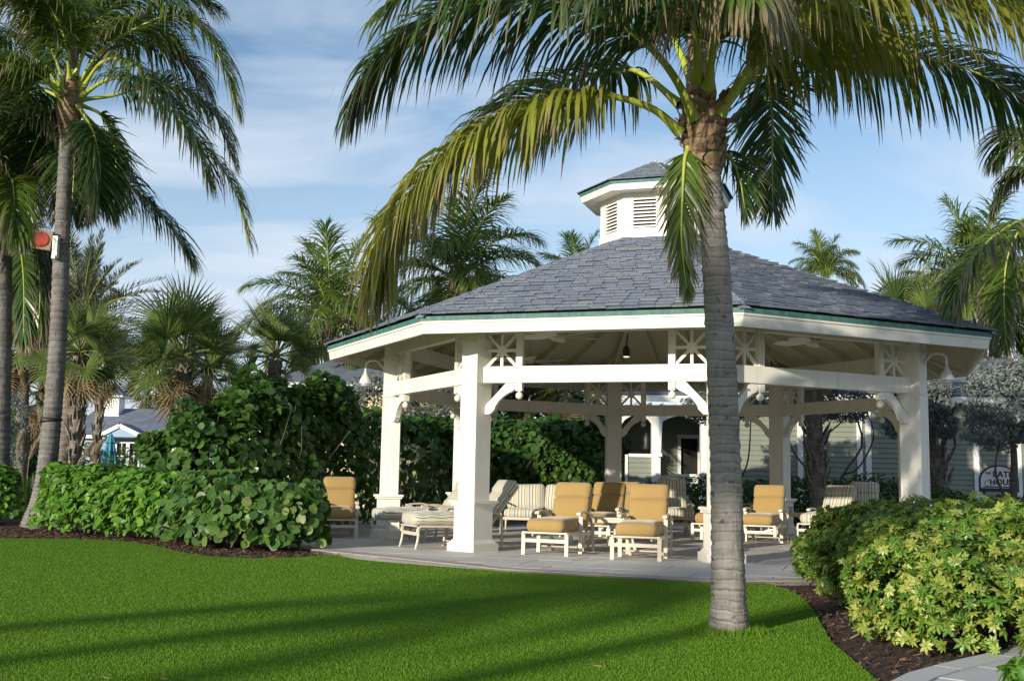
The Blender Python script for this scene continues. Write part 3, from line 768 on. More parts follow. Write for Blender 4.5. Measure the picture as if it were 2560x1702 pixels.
for i, (k, (p, full, M4, q0, q1, s0, wd)) in enumerate(all_s):
    if i in top and full:
        thk = random.uniform(.016, .024)
        link('roof_slate', u_sl, gz, M4 @ T(s0 + wd / 2, q0 + random.uniform(-.006, .006), 0) @ Matrix.Rotation(random.uniform(-.006, .006), 4, 'Z') @ Matrix.Diagonal((wd - .008, q1 - q0, thk, 1)))
    elif i in top:
        m2 = MB(); slate_solid(m2, p, .012, q0, q1, None, random.random(), (s0, q0)); m2.obj('roof_slate', M['slate'], gz, M4 @ T(s0, q0, 0))
    else:
        j = random.uniform(-.006, .006)
        slate_solid(rest, [(s, q + j) for s, q in p], random.uniform(.016, .024), q0, q1, M4, random.random())
tag(rest.obj('roof_slates', M['slate'], gz), kind='stuff')
# cupola ---------------------------------------------------------------
cup = MB(); CR = 1.043
def octring(mb, r0, z0, r1, z1, inward=.0):
    for k in range(8):
        a, b = math.radians(45 * k), math.radians(45 * k + 45)
        f = lambda r, t, z: (r * math.sin(t), -r * math.cos(t), z)
        mb.add([f(r0, a, z0), f(r0, b, z0), f(r1, b, z1), f(r1, a, z1)], [(0, 1, 2, 3)])
octring(cup, CR + .025, 5.18, CR + .025, 5.52); octring(cup, CR + .025, 5.52, CR + .04, 5.525); octring(cup, CR + .04, 5.525, CR + .04, 5.545); octring(cup, CR + .04, 5.545, CR - .2, 5.548)
cupo = cup.obj('cupola', M['white'], gz)
# wall frames with an opening each
EW = 2 * CR * s8; AC = CR * c8; OW, OZ0, OZ1, ZT = .42, 5.605, 6.165, 6.30
wf = MB()
for s in (-1, 1): wf.box((s * (OW / 2 + (EW - OW) / 4 - .002), -AC + .03, (5.545 + ZT) / 2), ((EW - OW) / 2, .06, ZT - 5.545))
wf.box((0, -AC + .031, (5.545 + OZ0) / 2), (OW, .058, OZ0 - 5.545)); wf.box((0, -AC + .031, (OZ1 + ZT) / 2), (OW, .058, ZT - OZ1))
m_wf = wf.mesh('wall_panel', M['white'])
lf = MB()
for s in (-1, 1): lf.box((s * (OW / 2 + .012), -AC - .004, (OZ0 + OZ1) / 2), (.026, .02, OZ1 - OZ0 + .05))
m_lf = lf.mesh('louvre_frame', M['white'])
sl_ = MB(); sl_.add([(-OW / 2, -.005, -.016), (OW / 2, -.005, -.016), (OW / 2, .05, .006), (-OW / 2, .05, .006), (-OW / 2, -.005, .012), (OW / 2, -.005, .012), (OW / 2, .05, .022), (-OW / 2, .05, .022)],
    [(3, 2, 1, 0), (4, 5, 6, 7), (0, 1, 5, 4), (2, 3, 7, 6), (1, 2, 6, 5), (3, 0, 4, 7)])
m_sl = sl_.mesh('louvre_slat', M['white'])
bk = MB(); bk.add([(-OW / 2, -AC + .16, OZ0 - .1), (OW / 2, -AC + .16, OZ0 - .1), (OW / 2, -AC + .16, OZ1 + .1), (-OW / 2, -AC + .16, OZ1 + .1)], [(0, 1, 2, 3)]); m_bk = bk.mesh('louvre_backing', M['void'])
CE, CEZ, CAZ = 1.467, 6.385, 7.06
m_cf = MB(); 
def ring2(ro, ri, zt, zb, off): return ring_piece(ro, ri, zt, zb, off)
m_cfas = ring2(1.425, 1.375, 6.355, 6.245, .03).mesh('cupola_fascia', M['white']); m_cfl = ring2(1.452, 1.38, 6.402, 6.356, .012).mesh('cupola_flashing', M['copper'])
sf = MB(); sf.add([(-1.40 * s8, -1.40 * c8, 6.262), (1.40 * s8, -1.40 * c8, 6.262), (.9 * s8, -.9 * c8, 6.262), (-.9 * s8, -.9 * c8, 6.262)], [(3, 2, 1, 0)]); m_sf = sf.mesh('cupola_soffit', M['white'])
for k in range(8):
    Mf = Rz(math.radians(45 * (k - 2) + 22.5))
    wp = link('wall_panel', m_wf, cupo, Mf); link('louvre_frame', m_lf, cupo, Mf); link('louvre_backing', m_bk, cupo, Mf)
    for q in range(9): link('louvre_slat', m_sl, cupo, Mf @ T(0, -AC, OZ0 + .03 + q * .0635))
    link('cupola_fascia', m_cfas, cupo, Mf); link('cupola_flashing', m_cfl, cupo, Mf); link('cupola_soffit', m_sf, cupo, Mf)
cs = MB(); csl = MB()
for k in range(8):
    for p, full, M4, q0, q1, s0, wd in slates_face(k, CE + .02, .05, CEZ + .02, CAZ, .17, .27, .15, .06, .011, math.radians(45 * (k - 2) + 22.5)):
        slate_solid(cs, p, .012, q0, q1, M4, random.random())
    Mp = Rz(math.radians(45 * (k - 2)))
    csl.tube([(0, -1.48 + 1.48 * q / 14, 6.425 + (CAZ - 6.385) * q / 14 + .006 * math.sin(q * 2.1)) for q in range(15)], [.012 + .007 * abs(math.sin(q * 1.7)) for q in range(15)], 5, Mp)
csl.ball((0, 0, CAZ + .02), .05, 8)
tag(cs.obj('cupola_slates', M['slate'], cupo), kind='stuff'); csl.obj('hip_mortar', M['lead'], cupo)

# gooseneck lamps, fans, spot -------------------------------------------
def gooseneck(post_k, label, turn=0.0):
    a = GTH + math.radians(45 * (post_k - 2)); px, py = GC[0] + RP * math.sin(a), GC[1] - RP * math.cos(a)
    t = thing('gooseneck_lamp', label, 'wall lamp', (px, py, 0), a + turn, 'gooseneck lamps on the gazebo posts')
    mb = MB(); mb.lathe([(.055, 0), (.055, .02), (.02, .03)], 10, T(0, -.165, 3.02) @ Matrix.Rotation(math.pi / 2, 4, 'X'))
    arc = [(0, -.17, 3.02), (0, -.24, 3.08)] + [(0, -.37 - .13 * math.cos(math.pi * (1 - q / 6)) , 3.085 + .07 * math.sin(math.pi * q / 6)) for q in range(7)] + [(0, -.50, 3.0), (0, -.50, 2.93)]
    mb.tube(arc, .021, 8); mb.obj('arm', M['lampwhite'], t, None, True)
    mb = MB(); mb.lathe([(.03, 2.95), (.035, 2.90), (.05, 2.885), (.075, 2.84), (.10, 2.79), (.112, 2.735), (.108, 2.725), (.09, 2.73)], 16, T(0, -.50, 0)); mb.obj('shade', M['lampwhite'], t, None, True)
    mb = MB(); mb.lathe([(.085, 2.73), (.08, 2.70), (.06, 2.68), (.02, 2.67)], 14, T(0, -.50, 0)); mb.obj('glass_globe', M['glass'], t, None, True)
gooseneck(0, 'white gooseneck lamp on the gazebo post above the sea grape hedge', math.radians(8))
gooseneck(3, 'white gooseneck lamp on the gazebo post beside the silver leaved tree', math.radians(28))
def fan(p, label, rot, rod):
    t = thing('ceiling_fan', label, 'ceiling fan', p, rot, 'leaf bladed fans under the gazebo roof')
    mb = MB(); mb.tube([(0, 0, .08), (0, 0, rod)], .014, 6); mb.lathe([(.03, rod - .08), (.07, rod)], 8); mb.obj('rod', M['ceil'], t)
    mb = MB(); mb.lathe([(.02, -.07), (.09, -.05), (.11, 0), (.09, .05), (.05, .08), (.02, .14)], 12); mb.obj('motor', M['ceil'], t, None, True)
    m2 = MB(); out_ = [(.13, .03), (.2, .07), (.34, .125), (.5, .135), (.64, .09), (.72, 0), (.64, -.09), (.5, -.135), (.34, -.125), (.2, -.07), (.13, -.03)]
    m2.prism(out_, -.006, .006); bm_ = m2.mesh('blade', M['white2'])
    for q in range(5): link('blade', bm_, t, Rz(q * 2 * math.pi / 5) @ T(0, 0, -.02) @ Matrix.Rotation(.2, 4, 'X'))
fan(at(1400, 838, 18.0), 'white leaf bladed ceiling fan nearest the front beam', .35, .75)
fan(at(1325, 899, 21.6), 'white ceiling fan on a long rod farther back on the left', .9, 1.0)
fan(at(2035, 852, 18.9), 'white leaf bladed ceiling fan on the right behind the palm trunk', .1, .6)
sp = at(1566, 878, 18.6)
t = thing('spotlight', 'small dark spotlight with lit lamp hanging under the gazebo ceiling', 'spotlight', sp)
mb = MB(); mb.lathe([(.055, -.09), (.06, -.08), (.06, .04), (.04, .07), (.02, .09)], 12); mb.tube([(0, 0, .08), (.02, 0, .30)], .012, 6); mb.obj('housing', M['metal'], t, None, True, 40)
mb = MB(); mb.lathe([(.01, -.106), (.05, -.098), (.05, -.0905)], 12); mb.obj('lamp', M['lit'], t)

# ------------------------------------------------------------------ furniture
def cushion(lx, ly, lz, e=.28, n=(10, 12, 5), puff=.0, dims=None, tuft=0):
    """a puffed pad centred on the origin; UV u runs across x (stripes lengthwise)"""
    V, F, UV = [], [], []; idx = {}
    nx, ny, nz = n
    def pt(i, j, k):
        x, y, z = 2 * i / nx - 1, 2 * j / ny - 1, 2 * k / nz - 1
        return x, y, z
    def vert(i, j, k):
        if (i, j, k) in idx: return idx[(i, j, k)]
        x, y, z = pt(i, j, k)
        rx, ry, rz_ = lx / 2, ly / 2, lz / 2; r = min(rx, ry, rz_) * .86
        px, py, pz = x * rx, y * ry, z * rz_
        cx, cy, cz = max(-rx + r, min(rx - r, px)), max(-ry + r, min(ry - r, py)), max(-rz_ + r, min(rz_ - r, pz))
        d = Vector((px - cx, py - cy, pz - cz))
        if d.length > 1e-6:
            m = max(abs(px - cx), abs(py - cy), abs(pz - cz)); d = d.normalized() * m
        q = Vector((cx, cy, cz)) + d
        bul = puff * (1 - x * x) * (1 - y * y)
        if tuft: bul += .010 * math.cos(y * tuft * math.pi)
        q.z += bul * (1 if z > 0 else -.5 if z < 0 else 0)
        uu = x * rx if abs(x) < .999 else math.copysign(rx + (1 - z) * rz_, x)
        idx[(i, j, k)] = len(V); V.append(q); UV.append((uu + .5, y * ry)); return idx[(i, j, k)]
    def quad(a, b, c, d): F.append((vert(*a), vert(*b), vert(*c), vert(*d)))
    for i in range(nx):
        for j in range(ny):
            quad((i, j, 0), (i, j + 1, 0), (i + 1, j + 1, 0), (i + 1, j, 0)); quad((i, j, nz), (i + 1, j, nz), (i + 1, j + 1, nz), (i, j + 1, nz))
    for i in range(nx):
        for k in range(nz):
            quad((i, 0, k), (i + 1, 0, k), (i + 1, 0, k + 1), (i, 0, k + 1)); quad((i, ny, k), (i, ny, k + 1), (i + 1, ny, k + 1), (i + 1, ny, k))
    for j in range(ny):
        for k in range(nz):
            quad((0, j, k), (0, j, k + 1), (0, j + 1, k + 1), (0, j + 1, k)); quad((nx, j, k), (nx, j + 1, k), (nx, j + 1, k + 1), (nx, j, k + 1))
    return V, F, UV
def cush_mesh(name, mat, lx, ly, lz, **kw):
    V, F, UV = cushion(lx, ly, lz, **kw)
    me = bpy.data.meshes.new(name); me.from_pydata([tuple(v) for v in V], [], F); me.materials.append(mat)
    me.polygons.foreach_set('use_smooth', [True] * len(F))
    uv = me.uv_layers.new(name='UVMap'); vi = np.zeros(len(me.loops), np.int32); me.loops.foreach_get('vertex_index', vi)
    uv.data.foreach_set('uv', np.array(UV, np.float32)[vi].ravel()); me.update(); return me

def make_lounge(mat, flat=True, length=1.06, recl=24, blen=.70, width=.66, name='chaise_lounge', low=False, legs_h=.315, head=True, tuft=0):
    """faces local -Y, origin on the ground between the front feet"""
    t = thing(name, '', 'chaise lounge')
    hw, fr, H_ = width / 2, M['frame'], legs_h
    def leg(x, y, top, lean=0.0, y2=None):
        mb = MB()
        if flat: mb.bar((x, y, 0), (x, y + lean, top), .055, .03, (0, 1, 0))
        else: mb.tube([(x, y - .03 + .04 * q / 5 + .02 * math.sin(q * .6), top * q / 5) for q in range(6)], .02, 7)
        mb.obj('leg', fr, t, None, not flat)
    for s in (-1, 1):
        leg(s * hw, .03, H_)
        leg(s * (hw - .0), length * .62, .56, .02)
        leg(s * (hw - .09), length * .98, H_ - .02, -.10)
    mb = MB()
    for s in (-1, 1):
        if flat:
            mb.bar((s * (hw - .005), .0, H_ - .005), (s * (hw - .005), length + .08, H_ - .03), .028, .05)
            mb.bar((s * (hw - .12), .07, H_ - .035), (s * (hw - .12), length, H_ - .045), .02, .03)
        else:
            mb.tube([(s * hw, .02, H_ - .10), (s * hw, .03, H_ - .04), (s * hw, .08, H_), (s * hw, length * .5, H_ - .005), (s * hw, length + .1, H_ - .02)], .019, 7)
    mb.bar((-hw + .012, .015, H_ + .004), (hw - .012, .015, H_ + .004), .03, .022)
    mb.bar((-hw + .012, .03, H_ - .11), (hw - .012, .03, H_ - .11), .022, .05)
    for q in range(4): mb.bar((-hw + .02, .2 + q * .26, H_ - .02), (hw - .02, .2 + q * .26, H_ - .02), .04, .015)
    mb.bar((-hw + .02, length + .06, H_ - .03), (hw - .02, length + .06, H_ - .03), .03, .03)
    # swivel base ring below the seat
    mb.tube([(-hw + .05, length * .62, .09), (hw - .05, length * .62, .09)], .012, 6)
    mb.obj('frame', fr, t)
    # arms
    for s in (-1, 1):
        mb = MB()
        ya, yb = length * .60, length + .16
        pts = [(s * hw, ya - .06, .575), (s * hw, ya, .60), (s * hw, ya + .16, .612), (s * hw, ya + .30, .595), (s * hw, yb, .52), (s * hw, yb + .05, .40), (s * hw, yb + .06, .10), (s * hw, yb + .06, .0)]
        sm = spline(pts, 22)
        for a, b in zip(sm[:14], sm[1:15]): mb.bar(a, b, .06, .026)
        for a, b in zip(sm[14:], sm[15:]): mb.bar(a, b, .035, .03, (0, 1, 0))
        mb.box((s * hw, ya - .03, .585), (.062, .10, .035))
        mb.obj('armrest', fr, t)
    a = math.radians(recl); yb0, zb0 = length - .04, H_ + .06
    Mb = T(0, yb0, zb0) @ Matrix.Rotation(-a, 4, 'X')        # local z up along the back
    mb = MB()
    for s in (-1, 1): mb.bar((s * (hw - .06), .10, -.05), (s * (hw - .06), .10, blen * .98), .03, .03, (0, 1, 0))
    for q in range(3): mb.bar((-hw + .07, .10, .1 + q * .25), (hw - .07, .10, .1 + q * .25), .03, .015, (0, 1, 0))
    if not flat: mb.box((0, .106, blen * .42), (width - .16, .008, blen * .7), None, 1)
    mb.obj('back_frame', [fr, M['tan']], t, Mb)
    cw = width - .075
    me = cush_mesh('seat_cushion', mat, cw, length - .02, .19, puff=.028, n=(12, 16, 5), tuft=tuft)
    link('seat_cushion', me, t, T(0, length / 2 - .03, H_ + .104))
    hz = .23 if head else 0.0
    me = cush_mesh('back_cushion', mat, cw - .01, blen - hz, .125, puff=.018, n=(12, 12, 5), tuft=tuft)
    bc = link('back_cushion', me, t, Mb @ T(0, .035, (blen - hz) / 2 + .02) @ Matrix.Rotation(math.pi / 2, 4, 'X'))
    if head:
        me = cush_mesh('headrest_cushion', mat, cw, hz + .035, .145, puff=.02, n=(12, 8, 5))
        link('headrest_cushion', me, t, Mb @ T(0, .03, blen - hz / 2 + .015) @ Matrix.Rotation(math.pi / 2, 4, 'X'))
    return t
tan0 = make_lounge(M['tan']); stripe0 = make_lounge(M['stripe'], flat=False, length=1.22, recl=38, blen=.80, tuft=4, legs_h=.34)
chair0 = make_lounge(M['stripe'], length=.72, recl=14, blen=.74, name='armchair', legs_h=.33)
tanchair0 = make_lounge(M['tan'], length=.74, recl=20, blen=.72, name='armchair')
bpy.context.view_layer.update()
for o in (tan0, stripe0, chair0, tanchair0): index_kids(o)
_used = set()
def place(proto, x, y, rz, label, group, cat=None):
    o = proto if proto.name not in _used else copy_tree(proto)
    _used.add(proto.name)
    o.location = (x, y, 0); o.rotation_euler = (0, 0, math.radians(rz)); o['label'] = label; o['group'] = group
    if cat: o['category'] = cat
    return o
TG, SG_, AG = 'tan cushioned chaise lounges under the gazebo', 'striped chaise lounges under the gazebo', 'armchairs under the gazebo'
place(tan0, .52, 16.10, -21.9, 'tan cushioned chaise lounge nearest the square front post, left of the side table', TG)
place(tan0, 1.76, 15.47, -15.5, 'tan cushioned chaise lounge in front, right of the side table', TG)
place(tan0, 4.42, 19.95, -24, 'sunlit tan chaise lounge just right of the big palm trunk', TG)
place(tan0, 3.66, 20.30, -25, 'tan chaise lounge half hidden behind the palm trunk and middle post', TG)
place(tan0, 1.36, 18.75, -20, 'tan chaise lounge behind the side table, second row', TG)
place(tan0, 2.02, 20.75, -18, 'tan chaise lounge in the third row, mostly hidden by the front ones', TG)
place(tan0, -2.93, 19.12, 8, 'upright tan chaise lounge beside the sea grape hedge outside the left post', TG)
place(tanchair0, 5.0, 23.2, 20, 'tan armchair in deep shade behind the palm trunk', AG, 'armchair')
place(tanchair0, 8.25, 23.8, 75, 'tan armchair outside the right post by the low hedge', AG, 'armchair')
place(stripe0, -2.2, 18.77, -61.8, 'striped chaise lounge with its foot in front of the left post', SG_)
place(stripe0, -1.535, 17.1, -63.7, 'striped chaise lounge passing behind the front left post, nearest the lawn', SG_)
place(stripe0, 5.62, 20.5, -33, 'striped chaise lounge half behind the variegated hedge, right of the cup', SG_)
place(chair0, 3.45, 22.3, 4, 'striped armchair left of the middle post, in front of the bath house', AG, 'armchair')
place(chair0, 7.35, 23.1, -20, 'striped armchair seen between the striped chaise and the right post', AG, 'armchair')
# love seat
ls = thing('love_seat', 'striped two seat sofa against the dark hedge at the back', 'sofa', (.62, 21.5, 0), math.radians(-8))
for x in (-.78, .78):
    for y in (.05, .72): MB().tube([(x, y - .02, 0), (x, y, .2), (x, y, .40)], .02, 7).obj('leg', M['frame'], ls, None, True)
mb = MB()
for x in (-.78, .78): mb.tube(spline([(x, .02, .40), (x, .05, .56), (x, .14, .61), (x, .5, .61), (x, .74, .58), (x, .86, .80)], 14), .019, 7)
mb.bar((-.78, .05, .30), (.78, .05, .30), .03, .05); mb.bar((-.78, .74, .30), (.78, .74, .30), .03, .05); mb.bar((-.78, .86, .80), (.78, .86, .80), .03, .03)
for q in range(7): mb.bar((-.66 + q * .22, .75, .32), (-.66 + q * .22, .86, .80), .03, .012)
mb.obj('frame', M['frame'], ls)
for x in (-.38, .38):
    link('seat_cushion', cush_mesh('seat_cushion', M['stripe'], .73, .70, .17, puff=.03), ls, T(x, .40, .40))
    link('back_cushion', cush_mesh('back_cushion', M['stripe'], .76, .52, .2, puff=.05), ls, T(x, .74, .70) @ Matrix.Rotation(math.pi / 2 - .28, 4, 'X') @ Rz(random.uniform(-.06, .06)))
# tables
def table(x, y, rz, lx, ly, h, label):
    t = thing('side_table', label, 'table', (x, y, 0), math.radians(rz), 'low tables between the lounges')
    mb = MB(); mb.box((0, 0, h - .012), (lx, ly, .024)); mb.box((0, 0, h - .05), (lx - .06, ly - .06, .05)); mb.obj('tabletop', M['frame'], t)
    for sx in (-1, 1):
        for sy in (-1, 1):
            m2 = MB(); pts = [(sx * (lx / 2 + .03), sy * (ly / 2 - .04), 0), (sx * (lx / 2 - .02), sy * (ly / 2 - .05), .14), (sx * (lx / 2 - .05), sy * (ly / 2 - .05), .3), (sx * (lx / 2 - .05), sy * (ly / 2 - .05), h - .03)]
            sm = spline(pts, 8)
            for a, b in zip(sm[:-1], sm[1:]): m2.bar(a, b, .045, .03, (0, 1, 0))
            m2.obj('leg', M['frame'], t)
    return t
table(1.56, 17.35, -16, .72, .48, .515, 'low pale side table between the two front tan lounges')
table(5.62, 22.2, -20, .55, .5, .50, 'small pale side table carrying a clear cup beside the striped chaise')
mb = MB(); mb.lathe([(.028, 0), (.03, .002), (.042, .12), (.039, .12), (.027, .006)], 14); o = mb.obj('cup', M['cup'], None, T(5.60, 22.12, .501), True)
tag(o, 'clear plastic cup standing on the small side table', 'cup')

# ------------------------------------------------------------------ palms
def tube_np(P, r, n=6):
    P = np.asarray(P); r = np.asarray(r); m = len(P); t = unit(np.gradient(P, axis=0))
    ref = np.cross(t[0], [0, 0, 1.0]);
    if np.linalg.norm(ref) < 1e-3: ref = np.array([1.0, 0, 0])
    R = np.zeros((m, 3)); ref = unit(ref)
    for i in range(m): ref = unit(ref - t[i] * ref.dot(t[i])); R[i] = ref
    Bn = np.cross(t, R); a = np.arange(n) * 2 * np.pi / n
    V = P[:, None] + (R[:, None] * np.cos(a)[None, :, None] + Bn[:, None] * np.sin(a)[None, :, None]) * r[:, None, None]
    V = V.reshape(-1, 3); F = []
    for i in range(m - 1):
        for k in range(n): F.append((i * n + k, i * n + (k + 1) % n, (i + 1) * n + (k + 1) % n, (i + 1) * n + k))
    return V, np.array(F, np.int32)
def frond_mesh(name, pts, L=.75, n=70, wd=.036, droop=.8, brown=.35, mats=None, r0=.03, t0=.22, up=.25, seed=0, seg=5, side=None, stiff=0.0, fan0=45, fan1=18, cluster=0.0):
    """one pinnate leaf: rachis through pts, leaflets hanging from both sides"""
    g = np.random.default_rng(seed + 100)
    P = spline(pts, 40); Tn = unit(np.gradient(P, axis=0))
    Lr = np.linalg.norm(np.diff(P, axis=0), axis=1).sum()
    rr = np.interp(np.linspace(0, 1, 40), [0, .06, .25, 1], [r0 * 1.9, r0 * 1.15, r0 * .8, r0 * .12])
    RV, RF = tube_np(P, rr, 6)
    tt = np.linspace(t0, .995, n); tt = np.concatenate([tt, tt + (1 - t0) / n * .45]); tt = np.clip(tt + g.normal(0, .12 / n, 2 * n), 0, 1)
    sd = np.concatenate([np.ones(n), -np.ones(n)])
    f = tt * 39; i0 = np.clip(f.astype(int), 0, 38); fr = (f - i0)[:, None]
    O = P[i0] * (1 - fr) + P[i0 + 1] * fr; Td = unit(Tn[i0] * (1 - fr) + Tn[i0 + 1] * fr)
    Z = np.array([0, 0, 1.0])
    if side is None:
        S0 = np.cross(Td, Z); bad = np.linalg.norm(S0, axis=1) < .25
        av = np.cross(P[-1] - P[0], Z); av = av if np.linalg.norm(av) > 1e-3 else np.array([1.0, 0, 0])
        S0[bad] = av; S0 = np.where((S0 @ av < 0)[:, None], -S0, S0)
    else: S0 = np.tile(np.asarray(side, float), (2 * n, 1))
    S0 = unit(S0 - Td * (S0 * Td).sum(1, keepdims=True)); Uv = np.cross(S0, Td)
    u = (tt - t0) / (1 - t0)
    ang = np.radians(np.interp(u, [0, .5, 1], [fan0 + 25, fan0, fan1])) + g.normal(0, .10, 2 * n)
    D = unit(S0 * (sd * np.sin(ang))[:, None] + Td * np.cos(ang)[:, None] + Uv * (up + g.normal(0, .14, 2 * n))[:, None])
    ln = L * np.interp(u, [0, .12, .35, .7, .92, 1], [.55, .85, 1.0, .82, .5, .34]) * g.uniform(.85, 1.1, 2 * n)
    dr = np.clip(droop + g.normal(0, .22, 2 * n), .02, 3)
    br = np.clip(g.beta(1.2, 2.2, 2 * n) * 2 * brown, 0, 1); tint = np.clip(g.normal(.5, .22, 2 * n), 0, .999)
    rows = [O]; dirs = [D]; p = O.copy(); d = D.copy()
    for k in range(seg):
        p = p + d * (ln / seg)[:, None]; rows.append(p)
        d = unit(d + np.array([0, 0, -1.0]) * (dr * (1.2 if k else .8))[:, None] * .9 / seg * 2.2 + g.normal(0, .05, (2 * n, 3))); dirs.append(d)
    prof = np.interp(np.linspace(0, 1, seg + 1), [0, .15, .5, .8, 1], [.45, 1, .95, .55, .04]) * wd
    V = []; tip = []
    wv = unit(np.cross(D, unit(Uv + g.normal(0, .25, (2 * n, 3)))))
    for k in range(seg + 1):
        wk = unit(wv - dirs[k] * (wv * dirs[k]).sum(1, keepdims=True))
        hw_ = (prof[k] / 2 * g.uniform(.85, 1.15, 2 * n))[:, None]
        V += [rows[k] - wk * hw_, rows[k] + wk * hw_]
        s = k / seg; val = np.clip((s - (1 - br)) / np.maximum(br, .05) * 1.6, 0, 1) * (br > .05); tip += [val, val]
    V = np.stack(V, 1).reshape(-1, 3); tip = np.stack(tip, 1).ravel(); per = 2 * (seg + 1); m = 2 * n
    base = (np.arange(m) * per)[:, None, None]
    q = np.array([[2 * k, 2 * k + 1, 2 * k + 3, 2 * k + 2] for k in range(seg)])[None]
    F = (base + q).reshape(-1, 4)
    Vall = np.concatenate([RV, V]); Fall = np.concatenate([RF, F + len(RV)])
    midx = np.concatenate([np.zeros(len(RF)), np.ones(len(F))]); ft = np.concatenate([np.full(len(RF), .5), np.repeat(tint, seg)])
    vt = np.concatenate([np.zeros(len(RV)), tip])
    return np_mesh(name, Vall, Fall.ravel(), np.arange(len(Fall)) * 4, mats or [M['stem'], M['coco']], midx, {'tint': ft}, {'tip': vt}, smooth=True)
def arc_frond(el0, length, droop, n=9, sway=0.0):
    pts = [Vector((0, 0, 0))]; 
    for k in range(1, n):
        t = k / (n - 1); e = math.radians(el0 - droop * t ** 1.25)
        pts.append(pts[-1] + Vector((math.cos(e), sway * t * .3, math.sin(e))) * length / (n - 1))
    return pts
def ring_trunk(name, path, radii, rings, mat, n=16, lip=.03, seed=0, jit=.015, fac=1):
    g = np.random.default_rng(seed); P = spline(path, rings * 3); rad = np.interp(np.linspace(0, 1, rings * 3), np.linspace(0, 1, len(radii)), radii)
    k = np.arange(rings * 3) % 3; rad = rad * (1 + lip * np.array([.9, -.2, -.6])[k]) * (1 + g.normal(0, jit * .5, rings * 3))
    V, F = tube_np(P, rad, n)
    V = V + g.normal(0, jit * .12, V.shape); return np_mesh(name, V, F.ravel(), np.arange(len(F)) * 4, [mat], smooth=True)

# generic shared frond meshes for the palms that stand farther off
GEN = {}
def gen_set(kind):
    if kind in GEN: return GEN[kind]
    l = []
    for k, (el, dr) in enumerate([(82, 30), (70, 62), (58, 80), (48, 95), (36, 100), (22, 95), (8, 90), (-12, 72), (-35, 45)]):
        mt = [M['stem'], {'coco': M['coco'], 'dark': M['coco_dark'], 'date': M['datepalm']}[kind]] if k < 8 else [M['stemdry'], M['dryleaf']]
        if kind == 'date': me = frond_mesh('frond', arc_frond(el, 1.0, dr * .45), L=.17, n=48, wd=.011, droop=.05, brown=.1, mats=mt, r0=.009, t0=.12, up=.5, seed=k + 50, seg=2, fan0=48)
        else: me = frond_mesh('frond', arc_frond(el, 1.0, dr), L=.40, n=66, wd=.0128, droop=.75 + .12 * k, brown=.3 if k > 3 else .15, mats=mt, r0=.011, t0=.2, up=.3, seed=k + 10, seg=4)
        l.append(me)
    GEN[kind] = l; return l
def crown_generic(t, top, size, kind, counts, seed, spread=1.0):
    g = random.Random(seed); l = gen_set(kind)
    for k, c in enumerate(counts):
        a0 = g.uniform(0, 6.28)
        for q in range(c):
            s = size * g.uniform(.86, 1.1)
            link('frond', l[k], t, T(*top) @ Rz(a0 + q * 2 * math.pi / max(c, 1) + g.uniform(-.25, .25)) @ Matrix.Rotation(g.uniform(-.1, .1), 4, 'Y') @ Matrix.Diagonal((s, s, s, 1)))
def coconut(label, base, top, r, size, seed, counts=(2, 3, 4, 4, 4, 4, 3, 3, 1), kind='coco', group='coconut palms beyond the gazebo', mat='bark2', extra=None):
    b, tp = Vector(base), Vector(top) - Vector(base)
    t = thing('coconut_palm', label, 'palm tree', b, 0, group)
    L = tp.length; ln = Vector((tp.x * .35, tp.y * .35, tp.z * .55))
    link('trunk', ring_trunk('trunk', [(0, 0, -.1), ln * .5, ln * 1.1 if False else Vector((tp.x * .45, tp.y * .45, tp.z * .6)), tp], [r * 1.45, r * 1.1, r, r * .85, r * .9], max(12, int(L / .11)), M[mat], 12, .04, seed), t)
    mb = MB(); mb.lathe([(r * .85, -.45), (r * 1.35, -.2), (r * 1.5, 0), (r * 1.0, .25), (r * .5, .55)], 9, T(*tp)); mb.obj('fibre_collar', M['fibre'], t, None, True)
    crown_generic(t, tp + Vector((0, 0, .12)), size, kind, counts, seed)
    return t

# --- hero palm on the lawn, its leaves drawn through measured points -----------------------------------
HB = Vector((1.72, 8.78, -.04))
hero = thing('coconut_palm', 'tall grey ringed coconut palm standing on the lawn in front of the gazebo', 'palm tree', HB)
def hp(u, v, dy=0.0): return at(u, v, HB.y + dy) - HB
tr_c = [(1822, 1572), (1820, 1420), (1815, 1200), (1803, 900), (1788, 640), (1772, 470), (1766, 400)]
tr_w = [122, 104, 97, 84, 76, 68, 70]
tp = [hp(u, v) for u, v in tr_c]
tw = [w_ / 2 / F_PX * 8.7 for w_ in tr_w]; tw[0] = .185
link('trunk', ring_trunk('trunk', tp, [.160, .136, .129, .125, .122, .119, .116, .113, .110, .107, .105, .105, .107], 58, M['bark'], 28, .028, 3, .022), hero)
mb = MB()
fc = [(1768, 440, .112), (1764, 410, .135), (1762, 380, .158), (1761, 350, .178), (1760, 325, .185), (1760, 300, .17), (1757, 275, .14), (1750, 245, .112), (1746, 200, .095), (1744, 160, .085), (1742, 110, .075), (1738, 50, .05)]
V_, F_ = tube_np(np.array([hp(u, v) for u, v, r in fc]), np.array([r for u, v, r in fc]), 18)
V_ = V_ + rng.normal(0, .010, V_.shape)
Vs = np.split(V_, len(fc)); 
mid_ = np.array([0] * (7 * 18) + [1] * (4 * 18))
link('fibre_collar', np_mesh('fibre_collar', V_, F_.ravel(), np.arange(len(F_)) * 4, [M['fibre'], M['sheath']], mid_, smooth=True), hero)
